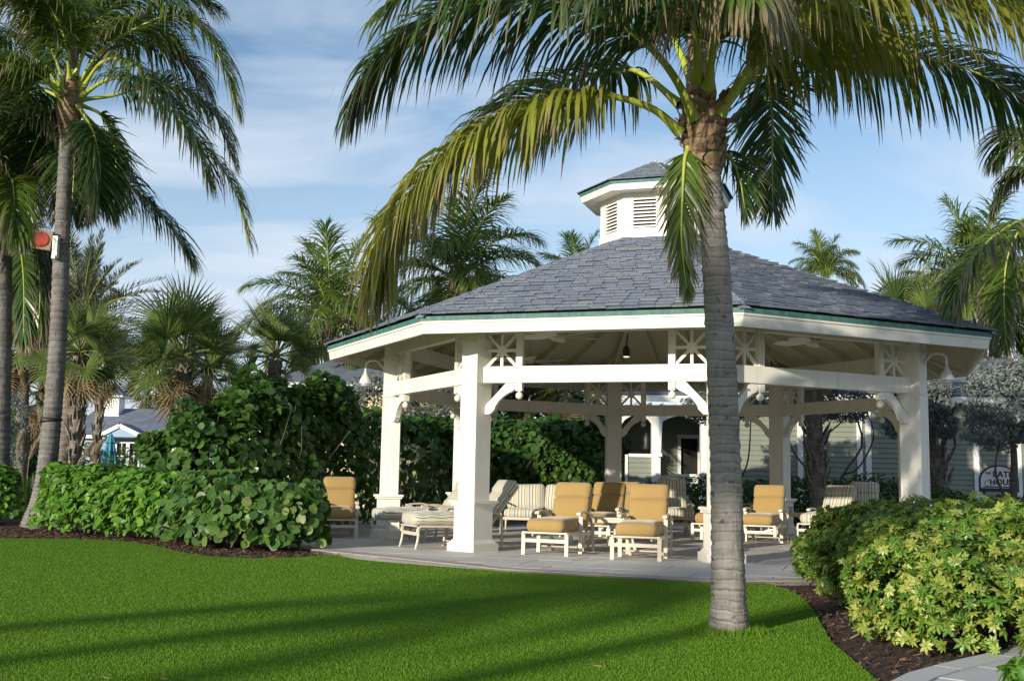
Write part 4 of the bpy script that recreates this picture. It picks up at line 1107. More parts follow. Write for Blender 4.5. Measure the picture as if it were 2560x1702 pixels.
# torn fibre sheets and old leaf stubs around the collar
for q in range(70):
    g_ = random.Random(q); a = g_.uniform(0, 6.28); z = g_.uniform(-.26, .30); c = hp(1760, 335); r_ = .18 - abs(z - .02) * .16
    p0 = Vector((c.x + math.cos(a) * r_, c.y + math.sin(a) * r_, c.z + z)); o1 = Vector((math.cos(a), math.sin(a), g_.uniform(-.3, .9))).normalized()
    m2 = MB(); wv_ = Vector((-math.sin(a), math.cos(a), g_.uniform(-.4, .4))) * g_.uniform(.03, .075); l_ = g_.uniform(.06, .19); o1 = (o1 * .45 + Vector((-math.sin(a) * g_.uniform(-.7, .7), math.cos(a) * g_.uniform(-.7, .7), g_.uniform(.1, 1.0)))).normalized()
    m2.add([p0 - wv_, p0 + wv_, p0 + o1 * l_ * .6 + wv_ * .7, p0 + o1 * l_ + Vector((0, 0, -.03)), p0 + o1 * l_ * .6 - wv_ * .8, p0 - o1 * .02 + Vector((0, 0, -.02))], [(0, 1, 2, 3, 4), (5, 1, 0)])
    m2.obj('leaf_base', M['fibre'], hero)
def HF(pl, **kw):
    me = frond_mesh('frond', [hp(u, v, dy) for u, v, dy in pl], **kw); return link('frond', me, hero)
Y_ = [M['stem'], M['coco_yellow']]; C_ = [M['stem'], M['coco']]; D_ = [M['stem'], M['coco_dark']]; X_ = [M['stemdry'], M['dryleaf']]
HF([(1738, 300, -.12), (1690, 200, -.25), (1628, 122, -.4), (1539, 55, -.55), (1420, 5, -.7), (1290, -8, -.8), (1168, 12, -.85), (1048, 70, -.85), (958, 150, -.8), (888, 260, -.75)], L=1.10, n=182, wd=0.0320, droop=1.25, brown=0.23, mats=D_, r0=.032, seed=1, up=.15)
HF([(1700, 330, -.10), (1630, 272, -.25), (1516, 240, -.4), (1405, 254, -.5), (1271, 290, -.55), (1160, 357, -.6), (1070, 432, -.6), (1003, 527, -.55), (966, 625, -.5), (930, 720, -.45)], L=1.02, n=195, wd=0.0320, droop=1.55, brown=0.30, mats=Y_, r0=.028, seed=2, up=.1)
HF([(1700, 262, .15), (1606, 185, .4), (1539, 176, .6), (1405, 208, .9), (1316, 250, 1.1), (1200, 320, 1.3), (1110, 420, 1.4)], L=0.92, n=146, wd=0.0282, droop=1.3, brown=0.36, mats=D_, r0=.026, seed=3)
HF([(1735, 230, .0), (1690, 110, .25), (1600, -40, .6), (1480, -140, .9), (1340, -170, 1.1), (1200, -130, 1.3)], L=1.09, n=146, wd=0.0310, droop=1.1, brown=0.14, mats=D_, r0=.03, seed=4)
HF([(1742, 120, .05), (1718, 10, .25), (1670, -130, .7), (1580, -230, 1.2), (1460, -250, 1.7)], L=1.09, n=133, wd=0.0310, droop=1.0, brown=0.11, mats=D_, r0=.03, seed=5)
HF([(1752, 110, -.06), (1715, 0, -.2), (1690, -140, -.35), (1600, -260, -.5), (1440, -300, -.6), (1280, -240, -.7), (1120, -120, -.75), (960, 40, -.75)], L=1.02, n=155, wd=0.0291, droop=1.0, brown=0.14, mats=C_, r0=.03, seed=6)
HF([(1775, 235, -.12), (1780, 110, -.3), (1800, -20, -.55), (1850, -120, -.9), (1930, -150, -1.3), (2030, -110, -1.7)], L=1.05, n=133, wd=0.0291, droop=1.3, brown=0.43, mats=C_, r0=.03, seed=7)
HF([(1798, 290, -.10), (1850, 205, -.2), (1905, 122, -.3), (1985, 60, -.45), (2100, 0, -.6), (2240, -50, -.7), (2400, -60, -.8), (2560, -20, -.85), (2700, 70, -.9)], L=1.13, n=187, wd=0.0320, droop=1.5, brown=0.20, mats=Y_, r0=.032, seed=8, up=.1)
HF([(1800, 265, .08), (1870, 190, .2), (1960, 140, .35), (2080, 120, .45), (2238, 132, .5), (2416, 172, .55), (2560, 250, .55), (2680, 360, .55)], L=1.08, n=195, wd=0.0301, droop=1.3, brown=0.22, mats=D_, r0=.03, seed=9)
HF([(1800, 285, .15), (1870, 205, .5), (1915, 200, .75), (1930, 290, .9), (1930, 400, .95), (1932, 520, .95)], L=0.64, n=111, wd=0.0235, droop=.35, brown=0.11, mats=D_, r0=.026, seed=10, t0=.3, side=(1, 0.2, 0))
HF([(1722, 372, -.05), (1712, 400, -.12), (1706, 500, -.16), (1704, 600, -.16), (1716, 720, -.12)], L=0.44, n=102, wd=0.0207, droop=.25, brown=0.50, mats=C_, r0=.02, seed=11, t0=.1, side=(1, -.3, 0), fan0=22, fan1=12)
HF([(1800, 372, .1), (1830, 400, .18), (1850, 450, .2), (1862, 520, .2)], L=0.46, n=57, wd=0.0188, droop=.5, brown=0.36, mats=D_, r0=.016, seed=12, t0=.1, fan0=28)
HF([(1765, 160, .1), (1790, 20, .4), (1850, -110, .8), (1960, -170, 1.2), (2100, -140, 1.5)], L=1.09, n=133, wd=0.0291, droop=1.1, brown=0.22, mats=C_, r0=.03, seed=13)
HF([(1770, 220, -.2), (1785, 100, -.6), (1800, 10, -1.1), (1830, -40, -1.6), (1880, 0, -2.1)], L=0.96, n=124, wd=0.0282, droop=1.6, brown=0.58, mats=C_, r0=.03, seed=14)
HF([(1745, 200, -.2), (1735, 70, -.7), (1690, -40, -1.3), (1620, -90, -1.9), (1540, -60, -2.4)], L=1.02, n=124, wd=0.0282, droop=1.1, brown=0.18, mats=D_, r0=.03, seed=15)
HF([(1770, 60, .0), (1800, -90, .0), (1870, -260, .05), (1990, -400, .1), (2150, -470, .2)], L=1.02, n=124, wd=0.0291, droop=.6, brown=0.07, mats=C_, r0=.028, seed=16)
HF([(1760, 240, .2), (1790, 120, .7), (1880, 40, 1.2), (2000, 20, 1.7), (2130, 60, 2.1), (2250, 150, 2.4)], L=1.02, n=133, wd=0.0282, droop=1.2, brown=0.22, mats=D_, r0=.028, seed=17)

# --- left palm ------------------------------------------------------------------------------------------
LB = Vector((-9.05, 21.53, -.05))
lp = thing('coconut_palm', 'tall leaning coconut palm at left carrying an orange floodlight', 'palm tree', LB)
def lpp(u, v, dy=0.0): return at(u, v, LB.y + dy) - LB
ltr = [(92, 1318), (112, 1215), (130, 1050), (145, 850), (155, 600), (165, 400), (172, 280)]
link('trunk', ring_trunk('trunk', [lpp(u, v) for u, v in ltr], [.31, .225, .19, .178, .172, .165, .158, .15, .145, .14, .14], 78, M['bark2'], 18, .045, 5, .015), lp)
mb = MB(); mb.lathe([(.13, -.75), (.20, -.45), (.27, -.1), (.22, .2), (.14, .7), (.07, 1.2)], 12, T(*lpp(174, 262))); mb.obj('fibre_collar', M['fibre'], lp, None, True)
for q in range(14):
    g_ = random.Random(q + 60); a = g_.uniform(0, 6.28); c = lpp(174, 262); z = g_.uniform(-.5, .3)
    p0 = Vector((c.x + math.cos(a) * .2, c.y + math.sin(a) * .2, c.z + z)); m2 = MB(); wv_ = Vector((-math.sin(a), math.cos(a), 0)) * g_.uniform(.05, .1); l_ = g_.uniform(.15, .35); o1 = Vector((math.cos(a) * .5, math.sin(a) * .5, -.6))
    m2.add([p0 - wv_, p0 + wv_, p0 + o1 * l_ + wv_ * .6, p0 + o1 * l_ * 1.2, p0 + o1 * l_ - wv_ * .6], [(0, 1, 2, 3, 4)]); m2.obj('leaf_base', M['fibre'], lp)
def LF(pl, **kw):
    kw = dict(dict(L=1.35, n=150, wd=.040, droop=.95, brown=.25, mats=D_, r0=.036), **kw)
    return link('frond', frond_mesh('frond', [lpp(u, v, dy) for u, v, dy in pl], **kw), lp)
LF([(195, 215, 0), (250, 130, -.3), (339, 72, -.6), (437, 38, -.8), (513, 85, -.9), (562, 176, -.9), (590, 270, -.85)], seed=21, mats=C_)
LF([(205, 225, -.2), (250, 160, -.6), (300, 148, -.9), (350, 175, -1.1), (410, 240, -1.3), (473, 335, -1.4), (540, 405, -1.5), (589, 482, -1.5), (620, 600, -1.4)], seed=22, mats=C_, brown=.5, n=130)
LF([(200, 250, .1), (290, 238, .3), (402, 208, .5), (482, 243, .6), (545, 303, .6), (580, 400, .6)], seed=23)
LF([(200, 262, 0), (255, 290, .2), (285, 360, .3), (290, 440, .35), (284, 510, .35)], seed=24, droop=.5, L=1.0)
LF([(190, 268, .4), (250, 330, .9), (290, 420, 1.2), (335, 478, 1.4), (402, 536, 1.4), (446, 600, 1.4), (470, 640, 1.4)], seed=25)
LF([(165, 240, -.1), (140, 150, -.3), (98, 71, -.5), (30, 5, -.6), (-60, -30, -.7)], seed=26)
LF([(155, 255, -.2), (120, 205, -.5), (70, 175, -.8), (0, 162, -1.1), (-90, 200, -1.3), (-150, 290, -1.4)], seed=27, mats=C_)
LF([(178, 200, 0), (180, 100, .1), (165, 0, .3), (120, -90, .6)], seed=28, mats=C_)
LF([(185, 200, .1), (205, 90, .4), (260, -10, .8), (350, -60, 1.2), (450, -50, 1.5)], seed=29)
LF([(188, 190, -.1), (235, 70, -.3), (320, -10, -.5), (430, -20, -.7), (540, 20, -.8)], seed=30)
LF([(182, 205, .3), (225, 110, .9), (300, 60, 1.5), (390, 70, 2.0), (440, 120, 2.2)], seed=31)
LF([(170, 262, .3), (120, 300, .8), (80, 380, 1.1), (50, 470, 1.2)], seed=32, droop=.7)
LF([(160, 250, .2), (95, 225, .7), (30, 270, 1.1), (-30, 360, 1.3)], seed=33)
LF([(175, 195, -.2), (160, 90, -.7), (110, 0, -1.2), (40, -30, -1.6)], seed=34, mats=C_)
LF([(180, 260, .5), (190, 330, 1.0), (185, 430, 1.2), (180, 520, 1.2)], seed=35, droop=.6)
LF([(205, 240, -.4), (270, 200, -1.0), (350, 205, -1.6), (430, 270, -1.9), (490, 360, -2.0), (520, 450, -2.0)], seed=36)
LF([(200, 215, .5), (270, 130, 1.2), (370, 110, 1.8), (460, 150, 2.2), (520, 230, 2.4)], seed=37)
LF([(150, 225, .3), (90, 130, .9), (10, 90, 1.5), (-60, 130, 1.9)], seed=38)
LF([(196, 265, -.2), (232, 330, -.5), (250, 420, -.6), (248, 500, -.6)], seed=39, droop=.6)
# flower spray
for q in range(7):
    m2 = MB(); g_ = random.Random(q); c = lpp(165, 235, -.2)
    m2.tube([c, c + Vector((-.15 - .1 * q, -.2, .3 + .1 * (q % 3))), c + Vector((-.3 - .16 * q, -.3, .35 + .2 * (q % 3) - .05 * q))], [.03, .02, .006], 5); m2.obj('flower_stalk', M['stem'], lp)
# cord round the trunk
c = lpp(128, 1052); mb = MB()
for dz, tl in ((0, .02), (.05, -.015)):
    mb.tube([(c.x + .2 * math.cos(2 * math.pi * q / 20), c.y + .2 * math.sin(2 * math.pi * q / 20), c.z + dz + tl * math.cos(2 * math.pi * q / 20)) for q in range(21)], .012, 5)
o = mb.obj('cord', M['blackcord'], None, T(*LB), True); tag(o, 'black cord looped twice round the leaning palm trunk', 'cord')
# floodlight
fl = thing('floodlight', 'square floodlight with an orange lens strapped to the leaning palm trunk', 'floodlight', at(104, 600, LB.y - .25), math.radians(-8))
mb = MB(); h_ = .205
mb.box((0, 0, 0), (.42, .10, .38)); mb.box((0, .12, 0), (.32, .16, .28)); 
mb.obj('housing', M['tanbox'], fl, Matrix.Rotation(math.radians(12), 4, 'Z') @ Matrix.Rotation(.12, 4, 'Y'))
mb = MB(); mb.lathe([(.178, -.004), (.176, .004), (.14, .010), (.06, .014), (.01, .015)], 22, Matrix.Rotation(math.radians(12), 4, 'Z') @ Matrix.Rotation(.12, 4, 'Y') @ T(0, -.055, 0) @ Matrix.Rotation(math.pi / 2, 4, 'X') @ Matrix.Diagonal((1.0, .86, 1, 1))); mb.obj('lens', M['gel'], fl, None, True)
mb = MB(); mb.box((.28, .05, -.14), (.10, .09, .44)); mb.box((.28, .0, -.34), (.07, .05, .06)); mb.obj('ballast_box', M['white'], fl)
mb = MB(); mb.bar((.12, .1, .0), (.34, .1, .0), .03, .05); mb.tube([(.25, .0, .04), (.33, -.05, -.05), (.30, -.06, -.2), (.2, -.02, -.2)], .008, 5)
mb.tube([(.42 + .19 * math.cos(2 * math.pi * q / 18), .22 + .19 * math.sin(2 * math.pi * q / 18), -.05) for q in range(19)], .012, 5); mb.obj('bracket', M['metal'], fl)

# --- far left palm --------------------------------------------------------------------------------------
FB = Vector((-10.75, 23.0, -.05))
fp = thing('coconut_palm', 'coconut palm at the far left edge with low hanging fronds', 'palm tree', FB)
def fpp(u, v, dy=0.0): return at(u, v, FB.y + dy) - FB
link('trunk', ring_trunk('trunk', [fpp(u, v) for u, v in ((-6, 1300), (0, 1100), (6, 850), (8, 650), (8, 545))], [.26, .2, .185, .18, .175, .17], 62, M['bark2'], 16, .045, 6, .015), fp)
mb = MB(); mb.lathe([(.15, -.6), (.24, -.2), (.25, .1), (.16, .5), (.08, .9)], 12, T(*fpp(8, 540))); mb.obj('fibre_collar', M['fibre'], fp, None, True)
def FF(pl, **kw):
    kw = dict(dict(L=1.35, n=130, wd=.046, droop=1.0, brown=.32, mats=D_, r0=.036), **kw)
    return link('frond', frond_mesh('frond', [fpp(u, v, dy) for u, v, dy in pl], **kw), fp)
FF([(20, 545, 0), (45, 487, -.05), (90, 442, .4), (134, 424, .8), (200, 420, .9), (245, 455, .9), (262, 520, .9)], seed=41, mats=[M['stem'], M['coco']], n=64, brown=.4)
FF([(20, 540, .2), (60, 450, .6), (110, 400, 1), (150, 430, 1.3), (170, 520, 1.4)], seed=42)
FF([(14, 560, .1), (60, 560, .3), (95, 640, .4), (100, 740, .4), (95, 830, .4)], seed=43, droop=.6, brown=.5)
FF([(12, 560, .2), (70, 590, .6), (110, 680, .8), (118, 790, .9)], seed=44, droop=.6)
FF([(5, 530, 0), (-20, 420, -.2), (-80, 330, -.4), (-170, 300, -.5)], seed=45)
FF([(10, 520, -.1), (25, 400, -.4), (60, 310, -.8), (110, 290, -1.1), (150, 330, -1.3)], seed=46)
FF([(8, 520, .1), (0, 390, .2), (-10, 270, .4), (-50, 170, .7)], seed=47, mats=C_)
FF([(8, 520, .2), (30, 380, .5), (40, 250, .9), (30, 150, 1.3)], seed=48)
FF([(5, 545, -.2), (-30, 500, -.6), (-60, 520, -1.0), (-80, 620, -1.2)], seed=49)
FF([(10, 540, -.2), (20, 470, -.7), (30, 450, -1.2), (35, 500, -1.7), (38, 590, -1.9)], seed=50, mats=C_)
FF([(14, 560, .4), (50, 620, .8), (60, 720, 1.0), (58, 840, 1.0)], seed=51, droop=.5, brown=.6)

# --- palm at the right edge -----------------------------------------------------------------------------
RB = Vector((8.2, 17.0, -.05))
rpal = thing('coconut_palm', 'coconut palm at the right edge whose arching fronds hang beside the roof', 'palm tree', RB)
def rpp(u, v, dy=0.0): return at(u, v, RB.y + dy) - RB
link('trunk', ring_trunk('trunk', [(0, 0, 0), (.05, 0, 1.5), (.1, 0, 3.0), rpp(2625, 520)], [.24, .19, .17, .16, .15], 44, M['bark2'], 16, .045, 8, .015), rpal)
mb = MB(); mb.lathe([(.14, -.5), (.22, -.2), (.24, .1), (.14, .5), (.07, .9)], 12, T(*rpp(2625, 515))); mb.obj('fibre_collar', M['fibre'], rpal, None, True)
def RF_(pl, **kw):
    kw = dict(dict(L=.95, n=92, wd=.042, droop=1.1, brown=.35, mats=C_, r0=.03), **kw)
    return link('frond', frond_mesh('frond', [rpp(u, v, dy) for u, v, dy in pl], **kw), rpal)
RF_([(2612, 530, 0), (2560, 547, -.3), (2484, 592, -.6), (2430, 650, -.7), (2402, 706, -.75), (2388, 775, -.75)], seed=61, brown=.55)
RF_([(2612, 500, .1), (2575, 430, .3), (2540, 430, .5), (2507, 473, .6), (2484, 540, .6)], seed=62, mats=D_, brown=.5, L=.55)
RF_([(2610, 540, .2), (2560, 560, .7), (2520, 640, 1.0), (2510, 740, 1.1), (2514, 850, 1.1)], seed=63, droop=.4)
RF_([(2625, 480, 0), (2610, 380, .1), (2640, 260, .2), (2740, 200, .3)], seed=64)
RF_([(2640, 490, 0), (2720, 430, -.2), (2820, 450, -.3), (2900, 560, -.4)], seed=65)
RF_([(2620, 480, .2), (2600, 380, .6), (2560, 330, 1.0), (2520, 340, 1.3), (2490, 400, 1.5)], seed=66, mats=D_)
RF_([(2640, 520, .3), (2700, 560, .8), (2730, 680, 1.0)], seed=67)

coconut('bushy coconut palm behind the gazebo left of the cupola, partly behind the long frond', (-1.8, 32, -.1), tuple(at(1145, 715, 32)), .2, 3.15, 71, (2, 3, 4, 4, 4, 4, 4, 3, 1))
coconut('small coconut palm above the sea grape hedge left of the roof', (-6.6, 39, -.1), tuple(at(826, 815, 39)), .17, 3.5, 72, (3, 4, 3, 4, 4, 4, 4, 2, 1))
coconut('distant coconut palm standing alone in the sky right of the roof', (20, 70, -.1), tuple(at(2062, 690, 70)), .2, 2.85, 73, (3, 4, 4, 4, 3, 3, 2, 0, 0))
coconut('full coconut palm behind the right end of the roof', (15.6, 37, -.1), tuple(at(2455, 730, 37)), .2, 3.4, 74, (3, 4, 4, 5, 5, 5, 5, 4, 2))
coconut('coconut palm deeper behind the right end of the roof, crown lower', (15.5, 41, -.1), tuple(at(2380, 800, 41)), .2, 2.9, 75, (1, 3, 4, 4, 4, 4, 4, 3, 1), 'dark')
coconut('palm tips just showing over the roof left of the cupola', (3.2, 52, -.1), tuple(at(1445, 730, 52)), .2, 2.8, 76, (3, 4, 4, 4, 3, 3, 2, 0, 0), 'dark')
coconut('coconut palm in the dim group behind the cottage, left of the leaning trunk', (-15.8, 36, -.1), tuple(at(60, 800, 36)), .2, 3.2, 77, (2, 3, 4, 4, 4, 4, 4, 3, 2), 'dark')
coconut('coconut palm crown low behind the dark sea grape hedge', (.2, 35.5, -.1), tuple(at(1300, 985, 35.5)), .2, 2.6, 78, (2, 3, 4, 4, 4, 4, 4, 3, 2), 'dark')
# palms standing behind and beside the photographer; they throw the shade bands on the lawn
DN = (4, 5, 6, 6, 6, 6, 5, 4, 2)


coconut('tall coconut palm far behind the photographer, shading the front palm', (-16.9, -15.0, -.05), (-16.6, -14.9, 8.7), .16, 1.35, 81, (3, 5, 7, 8, 8, 8, 6, 4, 0), group='palms behind the viewpoint', mat='bark')
coconut('tall coconut palm far behind the photographer at left', (-21.6, -17.2, -.05), (-21.3, -17.0, 7.9), .16, 2.0, 82, (1, 2, 3, 3, 3, 2, 2, 1, 0), group='palms behind the viewpoint', mat='bark')

# --- date palm and fan palms -----------------------------------------------------------------------------
dpm = thing('date_palm', 'stiff grey green date palm behind the leaning trunk', 'palm tree', (-14.2, 35, -.1))
tpd = at(200, 815, 35) - Vector((-14.2, 35, -.1))
link('trunk', ring_trunk('trunk', [(0, 0, 0), tpd * .5, tpd], [.35, .3, .3], 30, M['sabalbark'], 12, .08, 9), dpm)
crown_generic(dpm, tpd, 3.0, 'date', (6, 7, 8, 8, 8, 7, 6, 0, 0), 91)

def fan_mesh(name, mat, stem, R=.85, n=34, droop=.5, dead=False, seed=0, pet=.75):
    g = np.random.default_rng(seed)
    a = np.radians(np.linspace(-138, 138, n)); seg = 4
    V, F, tip, tint = [], [], [], []
    ptn = np.array([(pet * s, 0, -.18 * pet * s * s * (2.2 if dead else 1)) for s in np.linspace(0, 1, 6)])
    RV, RF = tube_np(ptn, np.linspace(.022, .014, 6), 5)
    hub = ptn[-1]; dirp = unit(ptn[-1] - ptn[-2])
    for q in range(n):
        c, s = math.cos(a[q]), math.sin(a[q])
        d = unit(np.array([c * dirp[0], s, c * dirp[2] + .30 * abs(s) + .12])); ln = R * (1 - .22 * abs(a[q]) / 2.4) * g.uniform(.88, 1.08)
        p = hub + np.array([c, s, 0]) * .0; wv = unit(np.cross(d, [0, 0, 1.0]) + g.normal(0, .15, 3)); b = len(V); br = g.uniform(0, .6)
        dr = droop * g.uniform(.6, 1.5)
        for k in range(seg + 1):
            w_ = [.006, .023, .021, .012, .002][k] * R
            V += [p - wv * w_, p + wv * w_]; v = max(0, (k / seg - (1 - br)) / max(br, .05)); tip += [v, v]
            p = p + d * ln / seg; d = unit(d + np.array([0, 0, -1.0]) * dr * [.0, .12, .55, .9, .9][k])
        for k in range(seg): F.append((b + 2 * k, b + 2 * k + 1, b + 2 * k + 3, b + 2 * k + 2))
        tint += [g.uniform(0, .999)] * seg
    Va = np.concatenate([RV, np.array(V)]); Fa = np.concatenate([RF, np.array(F) + len(RV)])
    return np_mesh(name, Va, Fa.ravel(), np.arange(len(Fa)) * 4, [stem, mat], np.concatenate([np.zeros(len(RF)), np.ones(len(F))]), {'tint': np.concatenate([np.full(len(RF), .5), tint])}, {'tip': np.concatenate([np.zeros(len(RV)), tip])}, smooth=True)
FANS = [fan_mesh('frond', M['sabal'], M['stemsabal'], .85, 36, .5 + .16 * k, seed=k) for k in range(4)]
DEADF = [fan_mesh('frond', M['dryleaf'], M['stemdry'], .75, 26, 1.3, True, seed=k + 9) for k in range(3)]
mb = MB(); mb.add([(-.07, 0, 0), (.07, 0, 0), (.045, .05, .16), (-.045, .05, .16), (-.055, .05, .0), (.055, .05, 0), (.0, .10, .20), (.02, .12, .30), (-.03, .12, .29)], [(0, 1, 2, 3), (0, 3, 4), (1, 5, 2), (3, 2, 7, 8), (4, 3, 8), (5, 7, 2)])
m_boot = mb.mesh('leaf_boot', M['sabalbark'])
def sabal(label, base, top, r, size, seed, boots=True, nf=30, dead=5, group='fan palms'):
    b = Vector(base); tp = Vector(top) - b; t = thing('fan_palm', label, 'palm tree', b, 0, group); g = random.Random(seed)
    tk = link('trunk', ring_trunk('trunk', [(0, 0, 0), tp * .5, tp], [r * 1.1, r, r * 1.05], max(8, int(tp.length / .2)), M['sabalbark'], 12, .05, seed), t)
    if boots:
        n = int(tp.length / .085)
        for q in range(n):
            f = .25 + .75 * q / n; a = q * 2.39996; p = tp * f; s = r / .17 * g.uniform(.85, 1.2)
            link('leaf_boot', m_boot, tk, T(p.x + math.cos(a) * r * .93, p.y + math.sin(a) * r * .93, p.z - .08) @ Rz(a - math.pi / 2) @ Matrix.Rotation(g.uniform(-.2, .1), 4, 'X') @ Matrix.Diagonal((s, s, s * 1.1, 1)))
    for q in range(nf):
        f = q / nf; el = math.radians(88 - 118 * f ** .9 + g.uniform(-9, 9)); a = q * 2.39996 + g.uniform(-.3, .3); s = size * g.uniform(.85, 1.12)
        link('frond', FANS[min(3, int(f * 4))], t, T(*(tp + Vector((0, 0, .1)))) @ Rz(a) @ Matrix.Rotation(-el, 4, 'Y') @ Matrix.Rotation(g.uniform(-.95, .95), 4, 'X') @ Matrix.Diagonal((s, s, s, 1)))
    for q in range(dead):
        a = q * 6.283 / max(dead, 1) + g.uniform(-.3, .3); s = size * g.uniform(.8, 1.05)
        link('frond', DEADF[q % 3], t, T(*tp) @ Rz(a) @ Matrix.Rotation(math.radians(g.uniform(35, 72)), 4, 'Y') @ Matrix.Rotation(g.uniform(-.5, .5), 4, 'X') @ Matrix.Diagonal((s, s, s, 1)))
    return t
sabal('bushy fan palm with dry hanging leaves rising behind the sea grape hedge', (-7.5, 25.0, -.1), at(458, 900, 25), .16, 1.15, 1, True, 34, 8)
sabal('fan palm whose boot covered trunk stands just right of the leaning palm', (-10.55, 27.0, -.1), at(200, 890, 27), .155, 1.05, 2, True, 26, 6)
sabal('slimmer fan palm with boot covered trunk, second right of the leaning palm', (-11.6, 31.0, -.1), at(258, 915, 31), .11, .95, 3, True, 24, 6)
sabal('fan palm between the sea grape hedge and the small coconut palm', (-6.7, 30.0, -.1), at(690, 900, 30), .18, 1.1, 4, False, 24, 6)
sabal('far fan palm behind the cottage roof', (-24, 76.0, -.1), at(400, 965, 76), .3, 2.6, 5, False, 24, 10)
sabal('fan palm hidden low behind the bushy fan palm', (-11.2, 40.0, -.1), at(520, 930, 40), .2, 1.3, 6, False, 22, 10)
sabal('low fan palm left of the leaning trunk', (-15.6, 38.0, -.1), at(105, 985, 38), .2, 1.15, 7, False, 24, 6)
sabal('fan palm behind the far left palm', (-16.5, 34.0, -.1), at(20, 880, 34), .2, 1.2, 8, False, 22, 6)
sabal('fan palm with rough trunk against the sage wall, seen inside the gazebo', (7.55, 27.0, -.1), (7.35, 27.0, 4.0), .2, 1.0, 9, True, 20, 5)
sabal('fan palm with dry skirt behind the dark sea grape hedge', (1.4, 33.5, -.1), at(1415, 985, 33.5), .2, 1.25, 11, False, 26, 12)
sabal('fan palm with rough trunk right of the right gazebo post', (10.75, 27.3, -.1), (9.9, 27.6, 5.0), .24, 1.1, 10, True, 24, 4)

# ------------------------------------------------------------------ hedges and trees with leaves
def round_leaf(g, n=8, cup=.1, asp=1.0, tipy=0.0):
    V = [(0, 0, 0)]
    for k in range(n):
        a = 2 * math.pi * k / n; rr = .5 * (1 + g.normal(0, .04)) * (1 + tipy * math.sin(a)); V.append((rr * math.cos(a), rr * math.sin(a) * asp, cup * .5 * abs(math.cos(a)) + g.normal(0, .02)))
    V = np.array(V); F = [(0, 1 + k, 1 + (k + 1) % n) for k in range(n)]; return V, np.array(F), np.zeros(len(V))
def obov_leaf(g):
    ys = [0, .3, .62, .9, 1.0]; ws = [.05, .2, .30, .22, .03]; V, F, E = [], [], []
    for y, w_ in zip(ys, ws): V += [(-w_, y - .5, .06 * w_ / .3), (0, y - .5, -.02), (w_, y - .5, .06 * w_ / .3)]; E += [1, 0, 1]
    for k in range(4):
        a = 3 * k; F += [(a, a + 1, a + 4), (a, a + 4, a + 3), (a + 1, a + 2, a + 5), (a + 1, a + 5, a + 4)]
    return np.array(V), np.array(F), np.array(E, float)
def small_leaf(g):
    return np.array([(0, -.5, 0), (.24, -.05, .05), (0, .5, 0), (-.24, -.05, .05)]), np.array([(0, 1, 2), (0, 2, 3)]), np.zeros(4)
def whorl(g, n=7):
    V, F, E = [], [], []
    for q in range(n):
        a = 2 * math.pi * (q + g.uniform(-.2, .2)) / n; c, s = math.cos(a), math.sin(a); L = g.uniform(.42, .58); dz = g.uniform(-.26, -.05); b = len(V)
        for t, w_ in ((.06, .03), (.55, .125), (1.0, .012)):
            r = L * t; z = dz * t * t + .05 * t
            for e in (-1, 0, 1): V.append((c * r - s * w_ * e, s * r + c * w_ * e, z + (.025 if e else 0))); E.append(abs(e))
        for k in range(2):
            i = b + 3 * k; F += [(i, i + 1, i + 4), (i, i + 4, i + 3), (i + 1, i + 2, i + 5), (i + 1, i + 5, i + 4)]
    return np.array(V), np.array(F), np.array(E, float)
